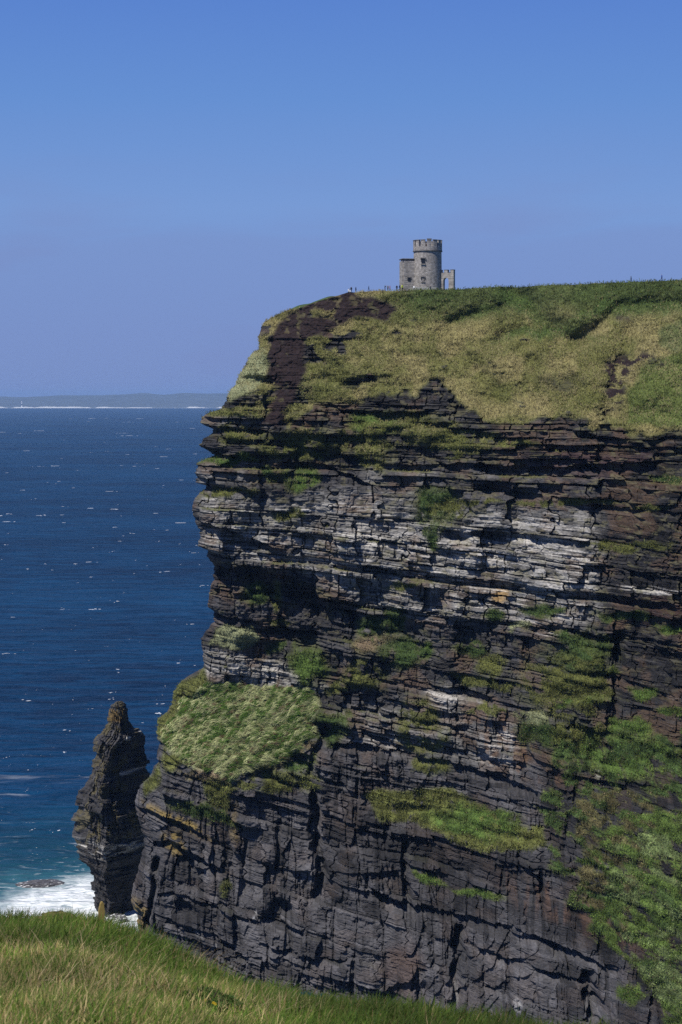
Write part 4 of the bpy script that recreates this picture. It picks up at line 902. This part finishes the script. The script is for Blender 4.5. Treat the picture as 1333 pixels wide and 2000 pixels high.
    quadbar([(-gw / 2, -2.5), (-gw / 2, zt), (ox - ow / 2, zt), (ox - ow / 2, -2.5)]); quadbar([(ox + ow / 2, -2.5), (ox + ow / 2, zt), (gw / 2, zt), (gw / 2, -2.5)])
    arch = [(ox - ow / 2 * math.cos(math.pi * k / n), zo - ow / 2 + (ow / 2) * math.sin(math.pi * k / n)) for k in range(n + 1)]
    for (xa, za), (xb, zb) in zip(arch, arch[1:]): quadbar([(xa, za), (xa, zt), (xb, zt), (xb, zb)])
    G_M = Matrix.Translation((gx, gy, 0)) @ Matrix.Rotation(ga, 4, 'Z')
    bmesh.ops.transform(bm, matrix=G_M, verts=bm.verts)
    gate = bm_obj('gateway_wall', bm, st, t)
    for cxx, ww in ((-gw / 2 + .55, 1.1), (.05, 1.05), (gw / 2 - .5, 1.0)):
        bm = bmesh.new(); add_box(bm, (cxx, 0, zt + .381), (ww, gt, .76)); bmesh.ops.transform(bm, matrix=G_M, verts=bm.verts); mo = bm_obj('merlon', bm, st, gate)
        bm = bmesh.new(); add_box(bm, (cxx, 0, zt + .83), (ww + .14, gt + .12, .13)); bmesh.ops.transform(bm, matrix=G_M, verts=bm.verts); bm_obj('coping', bm, st2, mo)
    for cxx, ww in ((-gw / 4 - .0, .78), (gw / 4 - .02, .8)):
        bm = bmesh.new(); add_box(bm, (cxx, 0, zt + .06), (ww, gt + .1, .1)); bmesh.ops.transform(bm, matrix=G_M, verts=bm.verts); bm_obj('coping', bm, st2, gate)
    # flags round the base
    return base
TB = build_tower()
def build_low_wall():
    st = mat_plain('pale_flagstone', (.33, .33, .32), .9, 2.5, .4)
    def run(name, pxa, pxb, py, Yd, hgt, label, seed):
        a, b = P1(pxa, py, Yd), P1(pxb, py, Yd); rg = np.random.default_rng(seed); bm = bmesh.new(); x = a.x
        while x < b.x:
            w = rg.uniform(.5, 1.1); hh = hgt * rg.uniform(.75, 1.15)
            add_box(bm, (x + w / 2 - (a.x + b.x) / 2, rg.normal(0, .02), hh / 2 - .6), (w - .04, .16, hh + 1.2), rg.normal(0, .03), .02); x += w
        o = bm_obj(name, bm, st); o.location = ((a.x + b.x) / 2, Yd, a.z); tag(o, label, 'wall')
    run('flagstone_wall', 801, 853, 567.0, TY - 6.5, .85, 'low wall of upright pale flagstones in front of the round tower', 2)
    e = edge_at(1165); run('flagstone_wall', 1158, 1176, 554.6, e.y + 3.0, .35, 'short pale stretch of flagstone wall on the skyline right of the tower', 3)
build_low_wall()

# ------------------------------------------------------------------ people on the cliff top
def skin_person(pose):
    J, E = {}, []
    lean = pose.get('lean', 0.0); hip = pose.get('hip', .92)
    def add(n, co, r, par=None):
        J[n] = (Vector(co), r)
        if par: E.append((par, n))
    ly = lambda h: -(h - hip) * lean
    add('pelvis', (0, 0, hip), .145)
    add('waist', (0, ly(hip + .18), hip + .18), .135, 'pelvis'); add('chest', (0, ly(hip + .42), hip + .42), .165, 'waist'); add('neck0', (0, ly(hip + .53), hip + .53), .075, 'chest')
    add('neck', (0, ly(hip + .6), hip + .6), .06, 'neck0'); add('head', (0, ly(hip + .68) - .015, hip + .68), .095, 'neck'); add('crown', (0, ly(hip + .78) - .01, hip + .78), .085, 'head')
    for s in (-1, 1):
        nm = 'l' if s < 0 else 'r'
        add('sh' + nm, (s * .19, ly(hip + .48), hip + .48), .07, 'chest')
        el = pose.get('el' + nm, (s * .26, .02, hip + .2)); wr = pose.get('wr' + nm, (s * .27, -.06, hip - .04))
        add('el' + nm, (el[0], el[1] + ly(el[2]), el[2]), .05, 'sh' + nm); add('wr' + nm, (wr[0], wr[1] + ly(wr[2]), wr[2]), .036, 'el' + nm)
        v = (J['wr' + nm][0] - J['el' + nm][0]).normalized(); add('hand' + nm, J['wr' + nm][0] + v * .1, .04, 'wr' + nm)
        kn = pose.get('kn' + nm, (s * .1, -.03, .49)); an = pose.get('an' + nm, (s * .1, .0, .09))
        add('hipj' + nm, (s * .1, 0, hip - .08), .105, 'pelvis'); add('kn' + nm, kn, .068, 'hipj' + nm); add('an' + nm, an, .05, 'kn' + nm)
        add('toe' + nm, (an[0], an[1] - .17, an[2] - .04), .042, 'an' + nm)
    names = list(J); me = bpy.data.meshes.new('person'); me.from_pydata([J[n][0] for n in names], [(names.index(a), names.index(b)) for a, b in E], [])
    o = bpy.data.objects.new('person', me); COL.objects.link(o)
    md = o.modifiers.new('skin', 'SKIN')
    for i, n in enumerate(names):
        sv = me.skin_vertices[0].data[i]; r = J[n][1]; sv.radius = (r * (1.25 if n in ('chest', 'waist', 'pelvis') else 1), r * (.8 if n in ('chest', 'waist', 'pelvis') else 1)); sv.use_root = (n == 'pelvis')
    sb = o.modifiers.new('sub', 'SUBSURF'); sb.levels = 1; sb.render_levels = 1
    dg = bpy.context.evaluated_depsgraph_get(); ev = o.evaluated_get(dg)
    m2 = bpy.data.meshes.new_from_object(ev, depsgraph=dg)
    bpy.data.objects.remove(o); bpy.data.meshes.remove(me)
    return m2, hip
POSES = {'stand': {}, 'walk': {'knl': (-.1, -.2, .5), 'anl': (-.1, -.22, .09), 'knr': (.1, .02, .49), 'anr': (.1, .25, .12), 'wrl': (-.27, .2, .95), 'wrr': (.27, -.25, .98), 'lean': .06},
         'photo': {'ell': (-.28, -.14, 1.22), 'wrl': (-.1, -.34, 1.46), 'elr': (.28, -.14, 1.22), 'wrr': (.1, -.34, 1.46)},
         'sit': {'hip': .2, 'knl': (-.13, -.4, .42), 'anl': (-.13, -.62, .06), 'knr': (.14, -.38, .44), 'anr': (.14, -.6, .06), 'lean': .15, 'wrl': (-.2, -.32, .5), 'ell': (-.27, -.06, .42), 'wrr': (.2, -.32, .5), 'elr': (.27, -.06, .42)}}
_pm = {}
def cloth(c):
    k = tuple(c)
    if k not in _pm: _pm[k] = mat_plain('cloth', c, .85, 9, .2)
    return _pm[k]
SKIN_M = mat_plain('skin', (.42, .26, .19), .6)
def person(loc, pose, jacket, trousers, hair, label, rz=0.0, group='visitors on the cliff top', s=1.0):
    me, hip = skin_person(POSES[pose])
    for mm in (cloth(jacket), cloth(trousers), SKIN_M, cloth(hair)): me.materials.append(mm)
    for p in me.polygons:
        c = p.center; z = c.z
        k = 0 if z > hip + .02 else 1
        if z > hip + .57: k = 2 if (c.y < -.0 - (z - hip) * POSES[pose].get('lean', 0) - .03 and z < hip + .78) else 3
        if abs(c.x) > .2 and k != 3 and z < hip + .05 and pose in ('stand', 'walk'): k = 2 if z < hip - .06 else 0
        p.material_index = k; p.use_smooth = True
    o = bpy.data.objects.new('person', me); COL.objects.link(o); o.location = loc; o.rotation_euler = (0, 0, rz); o.scale = (s, s, s)
    tag(o, label, 'person', group); return o
def on_top(px, back):
    e = edge_at(px); return Vector((e.x * (e.y + back) / e.y, e.y + back, e.z))
NAVY, BLK, GREY, WHT, YEL, RED, JEAN, BRN, BLU = (.02, .03, .08), (.012, .012, .016), (.12, .12, .13), (.78, .78, .78), (.62, .72, .06), (.3, .03, .03), (.05, .07, .13), (.05, .03, .02), (.03, .07, .30)
person(on_top(681.5, 1.2), 'sit', WHT, GREY, BRN, 'person in a white top sitting at the left brow of the cliff', R(40), s=1.25)
person(on_top(686.5, 1.5), 'stand', BLK, BLK, BRN, 'dark-clothed person standing just right of the sitter in white', R(10))
person(on_top(695.5, 2.0), 'stand', NAVY, BLK, BRN, 'person in navy standing alone second cluster from the brow', R(120))
person(on_top(720.5, 1.6), 'walk', NAVY, JEAN, BRN, 'person walking alone on the bare skyline midway between brow and tower', R(90))
person(on_top(752.5, 1.4), 'photo', BLK, JEAN, BLK, 'person in black raising a camera at the left of the trio near the tower', R(70))
person(on_top(758, 1.0), 'stand', GREY, BLK, BRN, 'person in a grey jacket in the middle of the trio near the tower', R(-30))
person(on_top(762, 1.8), 'stand', RED, BLK, BLK, 'person in a dark red jacket at the right of the trio near the tower', R(-80))
person(on_top(775.5, 1.6), 'stand', BLK, NAVY, BLK, 'dark-clothed person standing left of the one in bright yellow', R(0))
person(on_top(786, 1.0), 'stand', YEL, BLK, BRN, 'person in a bright yellow jacket at the foot of the side turret', R(30), s=1.05)
person(P1(781, 567.6, TY - 9), 'walk', NAVY, BLK, BLK, 'person in navy walking up behind the one in bright yellow', R(60))
person(P1(809, 568.6, TY - 7.3), 'stand', WHT, GREY, (.8, .8, .8), 'person in white with a white hat behind the low flagstone wall', R(-20))
person(P1(841, 569.0, TY - 7.3), 'stand', GREY, JEAN, (.7, .68, .65), 'person in grey with a pale cap by the right end of the low flagstone wall', R(40))
e_ = edge_at(1233); person(on_top(1233.5, 2.2), 'walk', BLK, BLK, BRN, 'dark-clothed person alone on the right skyline nearer the tower', R(-90))
person(on_top(1293, 1.2), 'walk', BLU, NAVY, BLK, 'person in blue with the highest place on the right skyline', R(-70))
ROOFZ = TB.z + (566.5 - 491) * TY / F + .35 + .25
for (px_, dy_, jk, lab) in ((833.5, -3.0, (.55, .2, .05), 'person in orange looking out through a gap in the battlements'), (853, 1.0, BLK, 'dark-clothed person on the tower roof left of another in navy'), (857.5, .4, NAVY, 'person in navy on the tower roof near its right edge')):
    Yd = TY + dy_; person(Vector(((px_ - 666.5) / F * Yd, Yd, ROOFZ)), 'stand', jk, BLK, BRN, lab, R(20), group='visitors on the tower roof', s=1.02)

# ------------------------------------------------------------------ the grassy slope at the photographer's feet
RX = np.array([-400, 0, 60, 120, 180, 240, 330, 400, 500, 600, 700, 800, 900, 1000, 1100, 1333, 1700], float)
RY = np.array([1766, 1775, 1776, 1778, 1796, 1820, 1856, 1890, 1926, 1944, 1958, 1966, 1972, 1977, 1984, 2003, 2050], float) + 34
def ridge(tx):                                                  # tx = x / y; distance and height of the brow
    px = tx * F + 666.5
    Yr = np.interp(px, [-400, 0, 300, 600, 1000, 1700], [21.5, 21, 19.5, 17.5, 16.5, 16])
    return Yr, -(np.interp(px, RX, RY) - 772) / F * Yr
def meadow_z(x, y):
    tx = np.clip(x / np.maximum(y, 6.0), -.4, .4)
    Yr, zr = ridge(tx)
    t = np.clip(y / Yr, 0, 1)
    zin = -1.75 + (zr + 1.75) * t
    zout = zr - (y - Yr) * 1.1 - np.minimum((y - Yr) ** 2 * .02, 400)
    b = (fbm(x / 1.6 + 50, y / 1.6, 3, 500) - .5) * .35 * sm(4, 9, y)
    return np.where(y <= Yr, zin, zout) + b
def build_meadow():
    ys = np.concatenate([np.linspace(-25, 7, 20), np.arange(7.2, 30, .16), np.linspace(31, 160, 50)]); xs = np.concatenate([np.linspace(-60, -7.2, 20), np.arange(-7, 9, .16), np.linspace(9.2, 60, 20)])
    X, Y = np.meshgrid(xs, ys); Z = H + meadow_z(X, Y); Z = np.maximum(Z, -3)
    n1 = fbm(X / .5, Y / .5, 3, 510)[..., None]; n2 = fbm(X / 2.2, Y / 2.2, 3, 511)[..., None]
    c = np.array([.020, .030, .008]) * (.5 + n1) ; k = sm(.45, .62, n2); c = c * (1 - k) + np.array([.10, .085, .035]) * k * (.5 + n1)
    o = mesh_np('meadow_ground', np.stack([X, Y, Z], -1).reshape(-1, 3), grid_faces(*X.shape), mat_tint('meadow_soil', .95, .1, (14, 14, 14), .4), col=c.reshape(-1, 3), smooth=True)
    tag(o, 'grassy clifftop ground sloping away at the bottom of the photo', 'ground', kind='structure')
def blade_mesh(n, x, y, L, Wd, lean_x, lean_y, C, rg, z0=0.0, curl=.5):
    """blades of three segments that bow over towards their tips"""
    z = H + meadow_z(x, y) - .03 + z0
    root = np.stack([x, y, z], -1); a = rg.uniform(0, math.pi, n); side = np.stack([np.cos(a), np.sin(a) * .5, a * 0], -1)
    d = np.stack([lean_x, lean_y, np.ones(n)], -1); d /= np.linalg.norm(d, axis=1)[:, None]
    bend = np.stack([lean_x * 1.0 + rg.normal(0, .25, n), lean_y + rg.normal(0, .2, n), -rg.uniform(.0, .5, n)], -1) * curl
    pts = []
    for t, wf in ((0, 1), (.4, .9), (.75, .6)):
        c = root + d * (L * t)[:, None] + bend * (L * t * t)[:, None]; w = side * (Wd * wf * .5)[:, None]; pts += [c - w, c + w]
    pts.append(root + d * L[:, None] + bend * L[:, None])
    V = np.stack(pts, 1).reshape(-1, 3); b = (np.arange(n) * 7)[:, None]
    Fc = np.concatenate([b + np.array(q) for q in ([0, 1, 3], [0, 3, 2], [2, 3, 5], [2, 5, 4], [4, 5, 6])])
    tipc = np.stack([C * .7, C * .7, C, C, C * 1.1, C * 1.1, C * 1.2], 1).reshape(-1, 3)
    return V, Fc, np.repeat(C, 7, 0)
def in_view(rg, n, y0=11.5, y1=24):
    y = y0 + (y1 - y0) * rg.random(n) ** .8; tx = rg.uniform(-.25, .20, n); Yr, _ = ridge(tx); k = y < Yr + .7
    return (tx * y)[k], y[k]
def build_meadow_grass():
    rg = np.random.default_rng(77)
    x, y = in_view(rg, 260000); n = len(x)
    c1 = fbm(x / 1.1, y / 1.1, 3, 520); c2 = fbm(x / .35, y / .35, 2, 521)
    Yr, _ = ridge(x / y); tr = y / Yr; px = x / y * F + 666.5
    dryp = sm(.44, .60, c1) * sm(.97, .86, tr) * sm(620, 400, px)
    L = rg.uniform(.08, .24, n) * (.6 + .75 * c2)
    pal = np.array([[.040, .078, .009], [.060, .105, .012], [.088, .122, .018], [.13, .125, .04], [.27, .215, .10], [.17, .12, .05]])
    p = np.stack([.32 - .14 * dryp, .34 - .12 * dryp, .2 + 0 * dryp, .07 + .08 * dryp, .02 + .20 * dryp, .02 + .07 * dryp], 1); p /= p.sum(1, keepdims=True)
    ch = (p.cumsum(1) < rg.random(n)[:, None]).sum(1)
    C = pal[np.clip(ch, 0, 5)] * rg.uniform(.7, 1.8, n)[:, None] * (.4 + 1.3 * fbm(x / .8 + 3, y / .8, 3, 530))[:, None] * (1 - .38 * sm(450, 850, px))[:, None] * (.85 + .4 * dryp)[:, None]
    mt = mat_tint('meadow_blades', .7, .2, (9, 9, 9), .15, translucent=.3)
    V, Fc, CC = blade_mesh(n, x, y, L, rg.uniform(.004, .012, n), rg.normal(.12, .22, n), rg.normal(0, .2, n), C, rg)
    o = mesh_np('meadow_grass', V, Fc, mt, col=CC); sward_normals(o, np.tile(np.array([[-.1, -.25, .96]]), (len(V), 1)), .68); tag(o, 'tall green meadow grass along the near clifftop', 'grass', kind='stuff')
    # straw-coloured tussocks
    V_, F_, C_ = [], [], []; off = 0
    spots = [(85, 1925), (120, 1880), (140, 1905), (160, 1935), (60, 1950), (245, 1905), (262, 1925), (230, 1930), (190, 1895), (290, 1900), (320, 1960), (335, 1985), (372, 1890), (385, 1900), (400, 1905), (70, 1870), (30, 1895), (10, 1850), (150, 1860),
             (180, 1950), (200, 1920), (490, 1990), (500, 1985), (475, 2000), (110, 1945), (300, 1945), (130, 1960), (560, 1990), (40, 1930), (260, 1880), (345, 1950), (215, 1960)]
    for k, (sx, sy) in enumerate(spots):
        tx = (sx - 666.5) / F; yy = np.linspace(8, 22, 400); pz = 772 - meadow_z(tx * yy, yy) / yy * F
        i = int(np.argmin(np.abs(pz - sy - 10))); Yd = yy[i]; n = int(rg.integers(30, 95))
        xx = tx * Yd + rg.normal(0, .13, n); y2 = Yd + rg.normal(0, .16, n)
        C = np.array([.36, .285, .165]) * rg.uniform(.4, 1.2, n)[:, None]; C = np.where((rg.random(n) < .3)[:, None], np.array([.18, .12, .06]) * rg.uniform(.6, 1.2, n)[:, None], C)
        lx = rg.uniform(-.7, .9); V, Fc, CC = blade_mesh(n, xx, y2, rg.uniform(.12, .34, n), rg.uniform(.003, .007, n), rg.normal(lx, .3, n), rg.normal(-.1, .3, n), C, rg, curl=.8)
        V_.append(V); F_.append(Fc + off); C_.append(CC); off += len(V)
    o = mesh_np('dry_grass', np.concatenate(V_), np.concatenate(F_), mt, col=np.concatenate(C_)); sward_normals(o, np.tile(np.array([[-.1, -.25, .96]]), (off, 1)), .5); tag(o, 'dry straw-coloured tussock grass among the green on the near slope', 'grass', kind='stuff')
def ground_hit(sx, sy):
    tx = (sx - 666.5) / F; yy = np.linspace(8, 22.5, 1500); pz = 772 - meadow_z(tx * yy, yy) / yy * F
    Yr, _ = ridge(np.array(tx)); ok = yy <= float(Yr) + .3; i = int(np.argmin(np.where(ok, np.abs(pz - sy), 1e9))); return Vector((tx * yy[i], yy[i], H + float(meadow_z(np.array(tx * yy[i]), np.array(yy[i])))))
def build_near_things():
    # lichen-spotted flagstone post
    b = ground_hit(190, 1822)
    prof = [(-.030, 0), (.03, 0), (.033, .16), (.03, .27), (.024, .335), (.004, .36), (-.012, .345), (-.024, .28), (-.032, .14)]
    bm = bmesh.new(); d = .03
    f_ = [bm.verts.new((x, -d, z - .08)) for x, z in prof]; k_ = [bm.verts.new((x * .9, d, z * .98 - .08)) for x, z in prof]
    bm.faces.new(f_); bm.faces.new(k_[::-1])
    for i in range(len(prof)): bm.faces.new((f_[i], k_[i], k_[(i + 1) % len(prof)], f_[(i + 1) % len(prof)]))
    bmesh.ops.bevel(bm, geom=list(bm.edges), offset=.006, segments=2, affect='EDGES')
    o = bm_obj('standing_stone', bm, mat_plain('lichened_stone', (.30, .22, .07), .9, 30, .5)); o.location = b; o.rotation_euler = (0, R(3), R(15)); tag(o, 'small ochre lichened stone standing in the near grass brow', 'stone')
    # bare clod of earth on the brow
    b = ground_hit(105, 1800); u = np.linspace(0, 2 * math.pi, 40, endpoint=False); v = np.linspace(-.3, 1, 14) * math.pi / 2; U, V_ = np.meshgrid(u, v)
    r = .7 + .6 * fbm(np.cos(U) * 2 + 4, np.sin(U) * 2 + V_ * 2, 3, 8); P = np.stack([np.cos(U) * np.cos(V_) * r * .19, np.sin(U) * np.cos(V_) * r * .12, np.sin(V_) * r * .07 + .02], -1).reshape(-1, 3)
    c = np.array([.10, .085, .035]) * (.5 + fbm(U * 5, V_ * 5, 3, 4)).reshape(-1)[:, None]
    o = mesh_np('earth_clod', P, grid_faces(14, 40, True), mat_tint('clod_earth', .95, .1, (30, 30, 30), .4), col=c, loc=b + Vector((0, 0, .03))); tag(o, 'brown mossy hump of earth on the brow of the near grass', 'earth')
    # dark prickly bush with yellow flowers
    b = ground_hit(395, 1985); rg = np.random.default_rng(9)
    e = empty('gorse_bush', b); tag(e, 'low dark green bush with a few yellow flowers in the near grass', 'bush')
    n = 9000; q = rg.normal(0, 1, (n, 3)); q /= np.linalg.norm(q, axis=1)[:, None]; rad = rg.random(n) ** .4
    rr = .62 + .7 * fbm(q[:, 0] * 2 + 7, q[:, 1] * 2 + q[:, 2] * 2 + 7, 3, 2)
    Q = q * (rad * rr)[:, None] * np.array([.27, .30, .075]) + np.array([0, 0, .03]); Q = Q[Q[:, 2] > -.08]; n = len(Q)
    a = rg.normal(0, 1, (n, 3)); a[:, 2] = np.abs(a[:, 2]); a /= np.linalg.norm(a, axis=1)[:, None]; s_ = np.cross(a, rg.normal(0, 1, (n, 3))); s_ /= np.linalg.norm(s_, axis=1)[:, None]
    L = rg.uniform(.012, .03, n)[:, None]; V = np.stack([Q - s_ * .005, Q + s_ * .005, Q + a * L], 1).reshape(-1, 3)
    C = np.array([.055, .10, .020]) * rg.uniform(.5, 1.6, n)[:, None]
    mesh_np('foliage', V, np.arange(n * 3).reshape(-1, 3), mat_tint('gorse_needles', .7, .2, (30, 30, 30), .2, translucent=.2), e, col=np.repeat(C, 3, 0))
    bm = bmesh.new()
    for k in range(7):
        a = k * .9 + .3; g = bmesh.ops.create_cone(bm, segments=6, radius1=.008, radius2=.003, depth=.26, cap_ends=True)
        bmesh.ops.transform(bm, matrix=Matrix.Translation((.05 * math.cos(a), .05 * math.sin(a), .02)) @ Matrix.Rotation(.5, 4, Vector((-math.sin(a), math.cos(a), 0))), verts=g['verts'])
    bm_obj('stems', bm, mat_plain('gorse_wood', (.06, .045, .03), .9), e)
    yl = mat_plain('yellow_petal', (.75, .5, .02), .6)
    for fx, fz in ((.02, .12), (.085, .10), (.10, .09)):
        bm = bmesh.new()
        for k in range(5):
            a = k * 2 * math.pi / 5; g = bmesh.ops.create_uvsphere(bm, u_segments=6, v_segments=4, radius=.0042)
            bmesh.ops.transform(bm, matrix=Matrix.Translation((fx + .007 * math.cos(a), -.2, fz + .007 * math.sin(a))), verts=g['verts'])
        bm_obj('flower', bm, yl, e)
build_meadow(); build_meadow_grass(); build_near_things()

# ------------------------------------------------------------------ the air
def build_haze():
    bm = bmesh.new(); x0, x1, y0, y1, z0, z1 = -12000, 12000, -4000, 33000, -60, 215
    add_box(bm, ((x0 + x1) / 2, (y0 + y1) / 2, (z0 + z1) / 2), (x1 - x0, y1 - y0, z1 - z0))
    m = bpy.data.materials.new('sea_haze'); m.use_nodes = True; n, l = m.node_tree.nodes, m.node_tree.links
    n.remove(n['Principled BSDF']); v = n.new('ShaderNodeVolumePrincipled')
    v.inputs['Color'].default_value = (.36, .60, .98, 1); v.inputs['Density'].default_value = 2.7e-5; v.inputs['Anisotropy'].default_value = 0.0
    l.new(v.outputs[0], n['Material Output'].inputs['Volume'])
    tag(bm_obj('haze', bm, m), 'thin blue sea haze', 'haze', kind='stuff')
build_haze()
